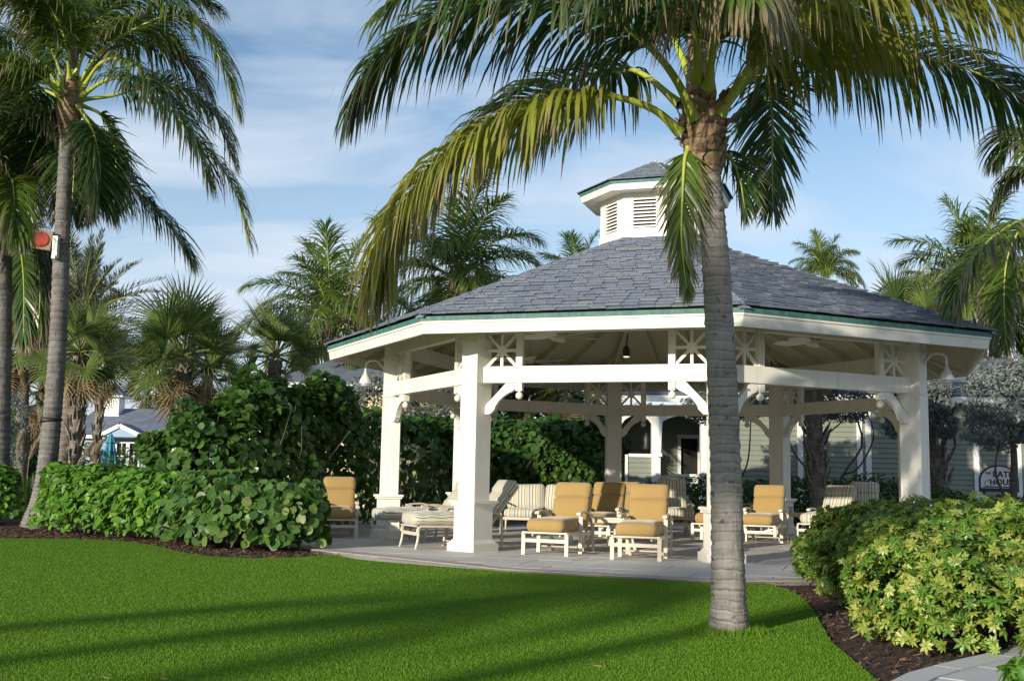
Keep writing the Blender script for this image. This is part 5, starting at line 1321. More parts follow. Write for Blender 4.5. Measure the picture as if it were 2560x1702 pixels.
def hedge_pts(path, N, g, inner=.35, lump=.16, base=.06, topflat=2.6):
    """points and normals over a lumpy hedge that follows path [(x,y,halfwidth,height)]"""
    P = np.array(path, float); seg = np.linalg.norm(np.diff(P[:, :2], axis=0), axis=1); cum = np.concatenate([[0], np.cumsum(seg)])
    hw0, hw1 = P[0, 2], P[-1, 2]; s = g.uniform(-hw0 * .95, cum[-1] + hw1 * .95, N); sc = np.clip(s, 0, cum[-1])
    Q = np.stack([np.interp(sc, cum, P[:, k]) for k in range(4)], 1)
    tx = np.interp(sc, (cum[:-1] + cum[1:]) / 2, np.diff(P[:, 0]) / seg) if len(P) > 2 else np.full(N, (P[1, 0] - P[0, 0]) / seg[0])
    ty = np.interp(sc, (cum[:-1] + cum[1:]) / 2, np.diff(P[:, 1]) / seg) if len(P) > 2 else np.full(N, (P[1, 1] - P[0, 1]) / seg[0])
    l = np.hypot(tx, ty); tx, ty = tx / l, ty / l
    over = np.where(s < 0, -s / hw0, np.where(s > cum[-1], (s - cum[-1]) / hw1, 0)); sh = np.sqrt(np.clip(1 - over ** 2, .02, 1))
    a = g.uniform(0, np.pi, N); ca, sa = np.cos(a), np.sin(a); e = 2 / topflat
    cx, cz = np.sign(ca) * np.abs(ca) ** e, np.abs(sa) ** e
    ph = g.uniform(0, 6.28, 6)
    def lumps(x, y, z): return (np.sin(x * 2.3 + ph[0]) * np.sin(y * 2.1 + ph[1] + z * 1.7) + .6 * np.sin(x * 5.1 + ph[2] + z * 4.3) * np.sin(y * 4.7 + ph[3]) + .5 * np.sin(z * 5.7 + ph[4] + x * 3.1))
    hgt = Q[:, 3] * (.86 + .14 * sh)
    off = cx * Q[:, 2] * sh; z = base + cz * (hgt - base)
    dirx = np.where(s < 0, -1.0, np.where(s > cum[-1], 1.0, 0)); ex = np.where(s < 0, s, np.where(s > cum[-1], s - cum[-1], 0)) * np.sqrt(np.clip(1 - .35 * cz ** 2, .3, 1))
    x = Q[:, 0] + tx * ex - ty * off; y = Q[:, 1] + ty * ex + tx * off
    nx = -ty * cx * 1.2 + tx * dirx * over; ny = tx * cx * 1.2 + ty * dirx * over; nz = np.maximum(cz - .25, 0) * 1.1
    Nn = unit(np.stack([nx, ny, nz], 1) + 1e-4); C = np.stack([x, y, z], 1)
    C = C + Nn * (lumps(x, y, z) * lump * .5)[:, None] - Nn * (np.abs(g.normal(0, inner, N)) * Q[:, 2].clip(.3, 1))[:, None]
    C[:, 2] = np.maximum(C[:, 2], .03); return C, Nn
def blob_pts(blobs, N, g, inner=.25, lump=.1):
    w_ = np.array([b[3] * b[4] + b[5] * (b[3] + b[4]) for b in blobs]); k = g.choice(len(blobs), N, p=w_ / w_.sum()); B = np.array(blobs, float)[k]
    d = unit(g.normal(0, 1, (N, 3))); d[:, 2] = np.where(B[:, 6] > 0, np.abs(d[:, 2]), d[:, 2]); d = np.sign(d) * np.abs(d) ** .75; d = d / (np.abs(d) ** 2.6).sum(1, keepdims=True) ** (1 / 2.6)
    R = B[:, 3:6]; r = 1 + lump * (np.sin(d[:, 0] * 7 + B[:, 0] * 3) * np.sin(d[:, 1] * 6 + B[:, 1] * 5) + .6 * np.sin(d[:, 2] * 9 + B[:, 0])) - np.abs(g.normal(0, inner, N))
    C = B[:, :3] + d * R * r[:, None]; Nn = unit(d / R); 
    keep = np.ones(N, bool)
    for b in blobs:      # drop points deep inside another blob
        q = ((C - np.array(b[:3])) / np.array(b[3:6])); keep &= (np.abs(q) ** 2.6).sum(1) > .38
    return C[keep], Nn[keep]
def orient(C, Nn, g, upb=.5, rnd=.5):
    n = len(C); z = unit(Nn + np.array([0, 0, upb]) + g.normal(0, rnd, (n, 3))); x = unit(np.cross(z, unit(g.normal(0, 1, (n, 3))))); y = np.cross(z, x)
    return np.stack([x, y, z], 2)
CAMP = np.array([0, 0, EYE])
def leafy(parent, C, Nn, size, leaf_fns, mat, g, nparts=300, upb=.5, rnd=.5, name='leaf', sj=.22, stuff='leaves', part_bias=None):
    """the nearest facing leaves as single parts, the rest as one mesh"""
    n = len(C); Rm = orient(C, Nn, g, upb, rnd); sz = size * np.exp(g.normal(0, sj, n)); var = g.integers(0, len(leaf_fns), n)
    tint = np.clip(g.beta(2, 2.2, n), 0, .999); hot = g.uniform(0, 1, n) > .965; tint[hot] = g.uniform(.9, .999, hot.sum())
    loc = np.array(parent.location) if parent is not None else np.zeros(3)
    if nparts:
        dv = CAMP - C; dist = np.linalg.norm(dv, axis=1); vis = (Nn * (dv / dist[:, None])).sum(1)
        px = C[:, 0] / C[:, 1] * F_PX; inx = (np.abs(px) < 1270)
        depth_in = g.uniform(.6, 1.0, n)
        sc = sz ** 2 / dist ** 2 * np.clip(vis + .25, .02, 1) * depth_in * inx * (C[:, 2] > .08)
        top_ = np.argsort(-sc)[:nparts]
    else: top_ = np.array([], int)
    mk = np.zeros(n, bool); mk[top_] = True
    for vi, (LV, LFc, LE) in enumerate(leaf_fns):
        for tb in range(3):
            sel = np.where(mk & (var == vi) & ((tint * 3).astype(int) == tb))[0]
            if not len(sel): continue
            me = np_mesh(name, LV, LFc.ravel(), np.arange(len(LFc)) * 3, [mat], fattr={'tint': np.full(len(LFc), (tb + .5) / 3)}, vattr={'tip': LE}, smooth=True)
            for i in sel:
                m4 = Matrix.Identity(4)
                for r in range(3):
                    for c_ in range(3): m4[r][c_] = Rm[i, r, c_] * sz[i]
                    m4[r][3] = C[i, r] - loc[r]
                link(name, me, parent, m4)
    Vs, Fs, Ts, Es = [], [], [], []; k = 0
    for vi, (LV, LFc, LE) in enumerate(leaf_fns):
        sel = np.where(~mk & (var == vi))[0]
        if not len(sel): continue
        v = np.einsum('nij,lj->nli', Rm[sel], LV) * sz[sel][:, None, None] + (C[sel] - loc)[:, None, :]
        f = LFc[None] + (np.arange(len(sel)) * len(LV))[:, None, None] + k
        Vs.append(v.reshape(-1, 3)); Fs.append(f.reshape(-1, 3)); Ts.append(np.repeat(tint[sel], len(LFc))); Es.append(np.tile(LE, len(sel))); k += len(sel) * len(LV)
    V, Fc = np.concatenate(Vs), np.concatenate(Fs)
    o = link(stuff, np_mesh(stuff, V, Fc.ravel(), np.arange(len(Fc)) * 3, [mat], fattr={'tint': np.concatenate(Ts)}, vattr={'tip': np.concatenate(Es)}, smooth=True), parent)
    tag(o, kind='stuff'); return o
def branches(parent, path, n, hmax, g, mat, name='branches', spread=.5, r=.014):
    mb = MB(); P = np.array(path); loc = Vector(parent.location)
    for q in range(n):
        t = g.uniform(0, len(P) - 1); i = min(int(t), len(P) - 2); f = t - i; b = P[i] * (1 - f) + P[i + 1] * f
        p = Vector((b[0] + g.uniform(-.5, .5) * b[2], b[1] + g.uniform(-.5, .5) * b[2], 0)) - loc; pts = [p]; d = Vector((g.uniform(-spread, spread), g.uniform(-spread, spread), 1)).normalized()
        L = b[3] * g.uniform(.6, .95)
        for k in range(5): pts.append(pts[-1] + d * L / 5); d = (d + Vector((g.uniform(-.3, .3), g.uniform(-.3, .3), .05))).normalized()
        mb.tube(pts, [r * (1.3 - .2 * k) for k in range(6)], 5)
    o = mb.obj(name, mat, parent, None, True); return o
def hedge(name, label, path, N, size, fns, mat, seed, nparts=300, cat='hedge', group=None, inner=.35, lump=.16, upb=.5, rnd=.5, nbr=40, sj=.22, br_mat='twig'):
    g = np.random.default_rng(seed); t = thing(name, label, cat, (path[0][0], path[0][1], 0), 0, group)
    C, Nn = hedge_pts(path, N, g, inner, lump); leafy(t, C, Nn, size, fns, M[mat], g, nparts, upb, rnd, sj=sj)
    if nbr: branches(t, path, nbr, 1, random.Random(seed), M[br_mat])
    return t
g0 = np.random.default_rng(5)
ROUND = [round_leaf(g0, 9, .18) for _ in range(4)]; OBOV = [obov_leaf(g0)]; SMALL = [small_leaf(g0)]; WH = [whorl(g0, k) for k in (6, 7, 8, 7)]
hedge('sea_grape_hedge', 'low round leaved sea grape bush with reddish tips at the lawn edge', [(-4.95, 17.75, .6, 1.05), (-4.1, 16.75, .72, 1.0), (-3.3, 16.75, .62, .96)], 3600, .135, ROUND, 'seagrape', 101, 300, 'hedge', 'sea grape hedges', upb=.25, rnd=.6, inner=.32, sj=.16)
hedge('sea_grape_hedge', 'tall sea grape hedge rising up to the left corner of the gazebo roof', [(-6.15, 19.7, .5, 1.75), (-5.7, 19.6, .75, 2.25), (-5.0, 20.0, .85, 2.6), (-4.35, 21.6, .95, 2.9), (-3.85, 23.4, 1.0, 3.1)], 11000, .132, ROUND, 'seagrape_dark', 102, 300, 'hedge', 'sea grape hedges', upb=.3, rnd=.7, inner=.36, sj=.16, lump=.4, nbr=70)
hedge('sea_grape_hedge', 'thin sea grape screen with bare stems in front of the pale yellow wall', [(-3.3, 25.6, .8, 2.6), (-1.6, 27.2, .7, 2.5)], 1000, .17, ROUND, 'seagrape_dark', 103, 200, 'hedge', 'sea grape hedges', upb=.2, rnd=.6, nbr=60, inner=.4)
hedge('sea_grape_hedge', 'dark sea grape hedge behind the striped sofa', [(-.9, 27.9, .8, 2.6), (.6, 28.3, .85, 2.6), (2.0, 28.4, .7, 2.55)], 9500, .138, ROUND, 'seagrape_dark', 104, 300, 'hedge', 'sea grape hedges', upb=.3, rnd=.55, inner=.35, lump=.25)
hedge('clusia_hedge', 'bright green rounded clusia hedge right of the leaning palm base', [(-8.1, 20.3, .6, 1.12), (-7.1, 19.4, .75, 1.14), (-6.2, 18.9, .7, 1.12), (-5.5, 18.4, .6, 1.05)], 5600, .14, OBOV, 'clusia', 105, 300, 'hedge', 'clusia hedges', upb=.5, rnd=.5, inner=.28)
hedge('clusia_hedge', 'green clusia hedge at the far left edge', [(-12.8, 21.6, .8, 1.1), (-10.2, 22.0, .7, 1.15)], 3400, .14, OBOV, 'clusia', 106, 300, 'hedge', 'clusia hedges', upb=.5, rnd=.5, inner=.28)
hedge('shrub_hedge', 'long low dark hedge in front of the sage wall', [(4.3, 29.2, .7, 1.1), (7.0, 28.3, .8, 1.25), (9.6, 26.9, .9, 1.25), (10.9, 26.2, .8, .9), (13.2, 25.0, .9, .9)], 10000, .095, OBOV, 'shrub', 107, 200, 'hedge', None, upb=.5, rnd=.6, inner=.3)
hedge('shrub', 'small leafy shrub by the bath house porch', [(2.7, 29.6, .5, 1.0), (3.6, 29.8, .5, 1.0)], 1400, .09, OBOV, 'shrub', 108, 0, 'shrub', None, nbr=12)
# variegated hedge by the lawn edge
gv = np.random.default_rng(109)
vh = thing('variegated_hedge', 'wide variegated schefflera hedge with cream edged leaves at right', 'hedge', (4.2, 10, 0), 0, 'variegated hedges')
BL = [(3.35, 8.55, .02, .72, .98, .80, 1), (4.0, 9.7, .02, .98, 1.0, .88, 1), (5.0, 10.3, .02, 1.15, 1.0, .86, 1), (3.95, 10.9, .02, .9, 1.0, .86, 1), (5.0, 11.8, .02, 1.2, 1.1, .88, 1), (6.3, 11.9, .02, 1.3, 1.2, .86, 1), (6.2, 13.2, .02, 1.3, 1.1, .78, 1)]
C, Nn = blob_pts(BL, 24000, gv, .11, .12); leafy(vh, C, Nn, .108, WH, M['varieg'], gv, 300, .4, .7, name='leaf', sj=.16)
branches(vh, [(3.4, 8.6, .6, .6), (4.2, 10, .8, .7), (5.4, 11.5, .9, .7)], 60, 1, random.Random(3), M['twig'])
gv2 = np.random.default_rng(110)
vh2 = thing('variegated_hedge', 'smaller greener schefflera clump at the patio corner', 'hedge', (4.05, 12.8, 0), 0, 'variegated hedges')
C, Nn = blob_pts([(4.02, 12.75, .02, .72, .75, .84, 1), (4.9, 13.2, .02, .8, .7, .84, 1)], 7000, gv2, .12, .12); leafy(vh2, C, Nn, .10, WH, M['varieg'], gv2, 150, .4, .7, sj=.25)
# corner plant
gc = np.random.default_rng(111); cp = thing('leafy_plant', 'dark green leafy plant poking in at the bottom right corner', 'plant', (2.98, 6.22, 0))
C, Nn = blob_pts([(3.02, 6.22, .02, .26, .2, .22, 1)], 260, gc, .2, .1); leafy(cp, C, Nn, .105, OBOV, M['clusia'], gc, 60, .5, .6)
branches(cp, [(2.98, 6.22, .1, .2), (3.1, 6.25, .1, .2)], 8, 1, random.Random(4), M['twig'])
o = link('fallen_leaf', np_mesh('fallen_leaf', ROUND[0][0], ROUND[0][1].ravel(), np.arange(9) * 3, [M['yellowleaf']], fattr={'tint': np.full(9, .5)}), None, T(*G(372, 1328, .05)) @ Matrix.Rotation(.9, 4, 'X') @ Matrix.Rotation(.4, 4, 'Y') @ Matrix.Diagonal((.22, .17, .2, 1)))
tag(o, 'single yellow fallen leaf on the mulch under the left hedge', 'leaf')
# silver leaved trees
def silver_tree(label, base, crowns, limbs, N, seed, trunk_r=.06, leaf=.075, trunk_mat='twig', nparts=0):
    g = np.random.default_rng(seed); t = thing('silver_buttonwood', label, 'tree', base, 0, 'silver leaved trees'); b = Vector(base)
    for pts, r in limbs:
        mb = MB(); q = spline([Vector(p) for p in pts], 12); mb.tube([tuple(v) for v in q], [r * (1 - .5 * i / 11) for i in range(12)], 7); mb.obj('branch' if r < trunk_r else 'trunk', M[trunk_mat], t, None, True)
    C, Nn = blob_pts([(c[0] + b.x, c[1] + b.y, c[2], c[3], c[4], c[5], 0) for c in crowns], N, g, .28, .16); leafy(t, C, Nn, leaf, SMALL, M['silver'], g, nparts, .4, .8, stuff='crown')
    return t
silver_tree('silver leaved tree at the right edge behind the sign', (11.1, 24.5, 0), [(0, 0, 3.05, .95, .8, .85), (.75, .1, 2.75, .8, .8, .8), (-.25, .2, 2.35, .65, .6, .45), (.5, -.2, 3.4, .8, .7, .5)],
    [([(-.05, 0, 0), (-.0, 0, .9), (.05, 0, 1.7), (.0, 0, 2.6)], .11), ([(0, 0, .5), (-.25, 0, 1.0), (-.42, -.1, 1.5), (-.2, 0, 2.3)], .035), ([(.1, 0, .5), (.35, 0, 1.2), (.5, 0, 2.2)], .04), ([(.0, 0, .3), (.45, .1, 1.0), (.75, .1, 2.4)], .035)], 24000, 121, .1, .085, 'trunkdark')
silver_tree('silver leaved tree just right of the right gazebo post', (9.6, 26.2, 0), [(-.1, 0, 3.0, .55, .5, .55), (.45, .1, 3.1, .5, .5, .5), (-.35, .1, 2.55, .35, .4, .35), (.75, 0, 2.5, .25, .3, .3)],
    [([(.5, 0, 0), (.5, 0, .6), (.55, 0, 1.3), (.95, 0, 2.1), (.6, 0, 2.9)], .05), ([(.55, 0, .9), (.3, 0, 1.7), (.1, 0, 2.7)], .035)], 14000, 122, .045, .085)
silver_tree('twisted silver leaved tree seen through the middle of the gazebo', (8.4, 28.6, 0), [(-1.4, 0, 3.15, .8, .6, .45), (-.5, .1, 3.2, .8, .6, .5), (.3, 0, 3.1, .6, .6, .45)],
    [([(0, 0, 0), (-.1, 0, .7), (.25, 0, 1.4), (.7, 0, 2.1), (.5, 0, 3.0)], .045), ([(-.05, 0, .6), (-.5, 0, 1.2), (-.7, 0, 2.0), (-.3, 0, 3.0)], .04), ([(.2, 0, 1.3), (.6, 0, 1.5), (1.0, 0, 2.3), (.8, 0, 3.0)], .03), ([(-.5, 0, 1.2), (-1.1, 0, 1.9), (-1.4, 0, 3.0)], .03), ([(-.7, 0, 2.0), (.0, 0, 2.5), (.5, 0, 3.0)], .028)], 12000, 123, .043, .085)
silver_tree('slim many stemmed silver tree behind the palm trunk', (5.75, 28.9, 0), [(-.55, 0, 3.0, .65, .6, .45), (.3, .1, 3.1, .6, .6, .45)],
    [([(0, 0, 0), (-.12, 0, .9), (-.35, 0, 1.8), (-.6, 0, 2.9)], .05), ([(.05, 0, .1), (.15, 0, 1.1), (.1, 0, 2.0), (.3, 0, 3.0)], .045), ([(-.1, 0, .8), (-.5, 0, 1.5), (-.55, 0, 2.4)], .035), ([(.1, 0, .9), (.45, 0, 1.6), (.55, 0, 2.9)], .03), ([(0, 0, .4), (-.3, 0, 1.2), (-.05, 0, 2.6)], .035)], 9000, 124, .048, .085, 'twig')
silver_tree('silver leaved bush at the left behind the far left trunk', (-14.6, 31.0, 0), [(0, 0, 1.7, .9, .8, 1.3), (.5, 0, 2.4, .6, .6, .7)], [([(0, 0, 0), (.1, 0, 1.2), (.3, 0, 2.4)], .07)], 9000, 125, .06, .09)
silver_tree('silver leaved shrub under the left lamp behind the sea grape', (-3.2, 27.5, 0), [(0, 0, 2.7, 1.0, .7, .9), (1.2, .3, 2.8, .9, .7, .8)], [([(0, 0, 0), (.1, 0, 1.2), (0, 0, 2.6)], .06)], 18000, 126, .05, .09)
# background shrubbery that fills in under the far palms
for i, (x, y, rx, h, lb) in enumerate([(-20.2, 44, 1.1, 3.6, 'dense green shrubs left of the leaning palm'), (-36, 84, 7, 6.0, 'dense green shrubs behind the fan palms'), (-7.5, 42, 2.6, 3.2, 'dense green shrubs behind the sea grape hedge'), (.4, 35.5, 2.6, 4.2, 'dense green shrubs behind the dark sea grape hedge'), (15.5, 40, 4.0, 4.8, 'dense green shrubs under the palms right of the roof'), (-26, 52, 6, 3.5, 'dense green trees at the far left')]):
    g = np.random.default_rng(130 + i); t = thing('background_shrubs', lb, 'shrubs', (x, y, 0), 0, 'background shrubs')
    C, Nn = blob_pts([(x, y, 0, rx, rx * .6, h, 1), (x + rx * .7, y + .8, 0, rx * .7, rx * .5, h * .8, 1), (x - rx * .7, y + .5, 0, rx * .7, rx * .5, h * .7, 1)], 7000, g, .2, .16); leafy(t, C, Nn, .26, SMALL, M['shrub'], g, 0, .5, .7, stuff='foliage')
# pampas grass
def pampas(label, x, y, plumes, seed):
    g = np.random.default_rng(seed); t = thing('pampas_grass', label, 'grass plant', (x, y, 0), 0, 'pampas grass tufts')
    N = 160; a = g.uniform(0, 6.28, N); P0 = np.stack([.15 * np.cos(a), .15 * np.sin(a), np.zeros(N)], 1)
    d = np.stack([np.cos(a), np.sin(a), np.zeros(N)], 1); L = g.uniform(.7, 1.2, N)[:, None]; wv = np.stack([-np.sin(a), np.cos(a), np.zeros(N)], 1) * .008
    P1 = P0 + d * L * .25 + np.array([0, 0, .8]) * L; P2 = P0 + d * L * .75 + np.array([0, 0, .75]) * L
    V = np.stack([P0 - wv, P0 + wv, P1 + wv, P1 - wv, P2], 1).reshape(-1, 3); k = np.arange(N) * 5
    F = np.concatenate([np.stack([k, k + 1, k + 2], 1), np.stack([k, k + 2, k + 3], 1), np.stack([k + 3, k + 2, k + 4], 1)])
    tag(link('blades', np_mesh('blades', V, F.ravel(), np.arange(len(F)) * 3, [M['shrub']], fattr={'tint': g.uniform(0, 1, len(F))}), t), kind='stuff')
    for px, py, h, lx in plumes:
        mb = MB(); mb.tube([(px * .3, py * .3, .2), (px * .7, py * .7, h * .6), (px, py, h)], .008, 5); st = mb.obj('stalk', M['stemdry'], t)
        n = 420; s = g.uniform(0, 1, n); c = np.stack([px + lx * s * .5, np.full(n, py), h + .62 * s - .15 * s * s], 1); rr = .13 * np.sin(np.pi * np.clip(s * .88 + .1, 0, 1)) + .015
        dd = unit(g.normal(0, 1, (n, 3))) * rr[:, None]; tip = c + dd + np.array([lx * .12, 0, .06]); w2 = unit(np.cross(dd, [0.3, 0.2, 1])) * .010
        V = np.stack([c - w2, c + w2, tip], 1).reshape(-1, 3); link('plume', np_mesh('plume', V, np.arange(3 * n), np.arange(n) * 3, [M['plume']], fattr={'tint': g.uniform(0, 1, n)}), t)
pampas('pampas grass with fat cream plumes left of the leaning palm', -11.3, 26, [(.05, 0, 1.25, .35), (.35, .1, 1.1, .35), (-.25, 0, 1.45, .2)], 141)
pampas('pampas grass with one arching plume against the leaning palm', -9.9, 25.5, [(.05, 0, 1.2, .5), (.25, .1, 1.25, .45)], 142)
pampas('pampas grass with slim plumes in front of the blue umbrella', -9.3, 29, [(.45, 0, 1.15, .4), (.75, .1, 1.3, .35), (1.25, 0, 1.15, .5)], 143)

# ------------------------------------------------------------------ buildings
def siding(parent, x0, x1, z0, z1, y, step, mat, holes=(), name='siding_board', M4=None):
    """lap boards, each one a part; holes [(xa,xb,za,zb)] cut the boards"""
    z = z0
    while z < z1 - .01:
        ze = min(z + step, z1); spans = [(x0, x1)]
        for xa, xb, za, zb in holes:
            if za < ze - .01 and zb > z + .01:
                ns = []
                for a, b in spans:
                    if xb <= a or xa >= b: ns.append((a, b))
                    else:
                        if xa > a: ns.append((a, xa))
                        if xb < b: ns.append((xb, b))
                spans = ns
        for a, b in spans:
            mb = MB(); mb.add([(a, y - .04, z), (b, y - .04, z), (b, y - .008, ze + .006), (a, y - .008, ze + .006), (a, y + .02, z), (b, y + .02, z), (b, y + .02, ze), (a, y + .02, ze)],
                [(0, 1, 2, 3), (4, 7, 6, 5), (0, 4, 5, 1), (0, 3, 7, 4), (1, 5, 6, 2)]); mb.obj(name, mat, parent, M4)
        z += step
def slate_plane(parent, p00, p10, p11, p01, rows, name='roof_slates', wmin=.2, wmax=.34):
    """a slated slope from eave p00-p10 up to p01-p11, one mesh"""
    p00, p10, p11, p01 = map(Vector, (p00, p10, p11, p01)); nrm = (p10 - p00).cross(p01 - p00).normalized(); mb = MB()
    for r in range(rows):
        a, b = r / rows, min(1, (r + 1.35) / rows); u = -random.random() * .03
        wl = (p10 - p00).length
        while u < 1:
            du = random.uniform(wmin, wmax) / wl; u0, u1 = max(0, u), min(1, u + du - .004 / wl)
            if u1 > u0:
                P = lambda s, t: (p00.lerp(p10, s)).lerp(p01.lerp(p11, s), t)
                A, B, C_, D = P(u0, a), P(u1, a), P(u1, b), P(u0, b); l0 = nrm * .03; l1 = nrm * .006
                mb.add([A + l0, B + l0, C_ + l1, D + l1, A, B], [(0, 1, 2, 3), (4, 5, 1, 0)], 0, random.random())
            u += du
    return tag(mb.obj(name, M['slate'], parent), kind='stuff')
def window(parent, x0, x1, z0, z1, y, cols=2, rows=1, sash=True):
    mb = MB(); f = .09
    for a, b, c, d in ((x0 - f, x1 + f, z1, z1 + f), (x0 - f, x1 + f, z0 - f, z0), (x0 - f, x0, z0, z1), (x1, x1 + f, z0, z1)): mb.box(((a + b) / 2, y - .02, (c + d) / 2), (b - a, .10, d - c))
    if sash: mb.box(((x0 + x1) / 2, y + .0, (z0 + z1) / 2), (x1 - x0, .05, .06))
    w_ = mb.obj('window', M['white2'], parent)
    zs = [(z0, (z0 + z1) / 2 - .03), ((z0 + z1) / 2 + .03, z1)] if sash else [(z0, z1)]
    for a, b in zs:
        for q in range(cols):
            xa, xb = x0 + (x1 - x0) * q / cols, x0 + (x1 - x0) * (q + 1) / cols
            mb = MB(); mb.box(((xa + xb) / 2, y + .03, (a + b) / 2), (xb - xa - .0, .01, b - a)); mb.obj('pane', M['darkglass'], w_)
        for q in range(1, cols):
            xa = x0 + (x1 - x0) * q / cols; mb = MB(); mb.box((xa, y + .005, (a + b) / 2), (.045, .04, b - a)); mb.obj('muntin', M['white2'], w_)
# blue cottage
BX, BY = -25.9, 60.0
ct = thing('cottage', 'blue boarded cottage with slate roof and louvred cupola behind the fan palms', 'building', (BX, BY, 0))
k = BY / F_PX
def cx_(u): return (u - 1280) * k - BX
def cz_(v, u=280): return EYE + (1185 - (1280 - u) * math.tan(ROLL) - v) * k
EV = cz_(1092); RG = cz_(1024)
mb = MB(); mb.box(((cx_(120) + cx_(430)) / 2, 3.0, EV / 2), (cx_(430) - cx_(120), 5.9, EV)); mb.obj('wall', M['bluewall'], ct)
wins = [(cx_(304), cx_(327), cz_(1172), cz_(1108)), (cx_(336), cx_(358), cz_(1172), cz_(1108)), (cx_(157), cx_(179), cz_(1185), cz_(1103))]
siding(ct, cx_(120), cx_(430), .0, EV, -.01, .16, M['bluewall'], wins)
for a, b, c, d in wins: window(ct, a, b, c, d, -.04, 2)
mb = MB(); mb.bar((cx_(115), -.35, EV + .0), (cx_(432), -.35, EV + .0), .06, .26); mb.obj('fascia', M['white2'], ct)
slate_plane(ct, (cx_(112), -.45, EV + .10), (cx_(435), -.45, EV + .10), (cx_(420), 3.0, RG + .2), (cx_(225), 3.0, RG + .2), 14, wmin=.3, wmax=.5)
mb = MB(); mb.add([(cx_(112), -.42, EV + .07), (cx_(435), -.42, EV + .07), (cx_(420), 3, RG + .17), (cx_(225), 3, RG + .17), (cx_(435), 6.4, EV + .07), (cx_(112), 6.4, EV + .07)], [(0, 1, 2, 3), (3, 2, 4, 5), (0, 3, 5), (1, 4, 2)]); mb.obj('roof', M['slate'], ct)
# little gable over the pair of windows
gx0, gx1, gm, gz0, gz1 = cx_(268), cx_(384), cx_(322), cz_(1094), cz_(1066)
mb = MB()
for a, b in (((gx0, -1.0, gz0), (gm, -1.0, gz1)), ((gx1, -1.0, gz0), (gm, -1.0, gz1))): mb.bar(a, b, .10, .22)
gb = mb.obj('gable', M['white2'], ct)
mb = MB(); mb.add([(gx0, -.95, gz0), (gx1, -.95, gz0), (gm, -.95, gz1)], [(0, 1, 2)]); mb.obj('gable_wall', M['bluewall'], gb)
mb = MB(); mb.add([(gx0 - .1, -1.08, gz0 + .06), (gm, -1.08, gz1 + .14), (gm, 1.4, gz1 + .14), (gx0 - .1, .4, gz0 + .06), (gx1 + .1, -1.08, gz0 + .06), (gx1 + .1, .4, gz0 + .06)], [(0, 1, 2, 3), (1, 4, 5, 2)]); mb.obj('gable_roof', M['slate'], gb)
mb = MB(); x_, z_ = cx_(248), cz_(1042)
mb.box((x_, 2.4, z_ + .55), (.95, .95, 1.3)); mb.box((x_, 2.4, z_ + .02), (1.1, 1.1, .22)); mb.box((x_, 2.4, z_ + 1.22), (1.5, 1.5, .10)); cu = mb.obj('cupola', M['white2'], ct)
mb = MB(); mb.add([(x_ - .82, 2.4 - .82, z_ + 1.275), (x_ + .82, 2.4 - .82, z_ + 1.275), (x_ + .82, 3.22, z_ + 1.275), (x_ - .82, 3.22, z_ + 1.275), (x_, 2.4, z_ + 1.9)], [(0, 1, 4), (1, 2, 4), (2, 3, 4), (3, 0, 4)]); mb.obj('cupola_roof', M['slate'], cu)
for s in (-.22, .22):
    for q in range(6): MB().box((x_ + s, 1.915, z_ + .3 + q * .13), (.28, .03, .05)).obj('louvre_slat', M['white'], cu)
mb = MB(); mb.box((cx_(405), -1.5, .55), (.5, .5, 1.0)); mb.box((cx_(405), -1.5, 1.08), (.6, .6, .1)); o = mb.obj('planter_pedestal', M['white2'], None, T(BX + .0, BY, 0)); tag(o, 'white square pedestal in front of the cottage windows', 'pedestal')
mb = MB(); mb.lathe([(.28, 0), (.36, .25), (.42, .5), (.45, .55), (.38, .55)], 12); o = mb.obj('planter', M['terracotta'], None, T(cx_(158) + BX, BY - 1.3, 0.02), True); tag(o, 'round terracotta planter by the cottage door', 'planter')
# umbrellas
def umbrella(label, u, vt, Y):
    p = at(u, vt, Y); t = thing('patio_umbrella', label, 'umbrella', (p.x, Y, 0), 0, 'closed umbrellas by the cottage'); h = p.z
    mb = MB(); mb.tube([(0, 0, 0), (0, 0, h)], .025, 6); mb.obj('pole', M['white2'], t)
    mb = MB(); vs, fs = [], []; n = 16; rows = [(.03, h), (.16, h - .25), (.24, h - .45), (.17, h - .5), (.24, h - 1.0), (.31, h - 1.5), (.3, h - 1.75)]
    for r, z in rows:
        for q in range(n): rr = r * (1 + .28 * (1 if q % 2 else -1) * min(1, (h - z))); vs.append((rr * math.cos(2 * math.pi * q / n), rr * math.sin(2 * math.pi * q / n), z))
    for i in range(len(rows) - 1):
        for q in range(n): fs.append((i * n + q, i * n + (q + 1) % n, (i + 1) * n + (q + 1) % n, (i + 1) * n + q))
    mb.add(vs, fs); mb.obj('canopy', M['teal'], t)
umbrella('closed teal umbrella in front of the cottage, right of the slim fan palm', 278, 1082, 52)
umbrella('closed teal umbrella at far left behind the pampas plumes', 62, 1080, 50)

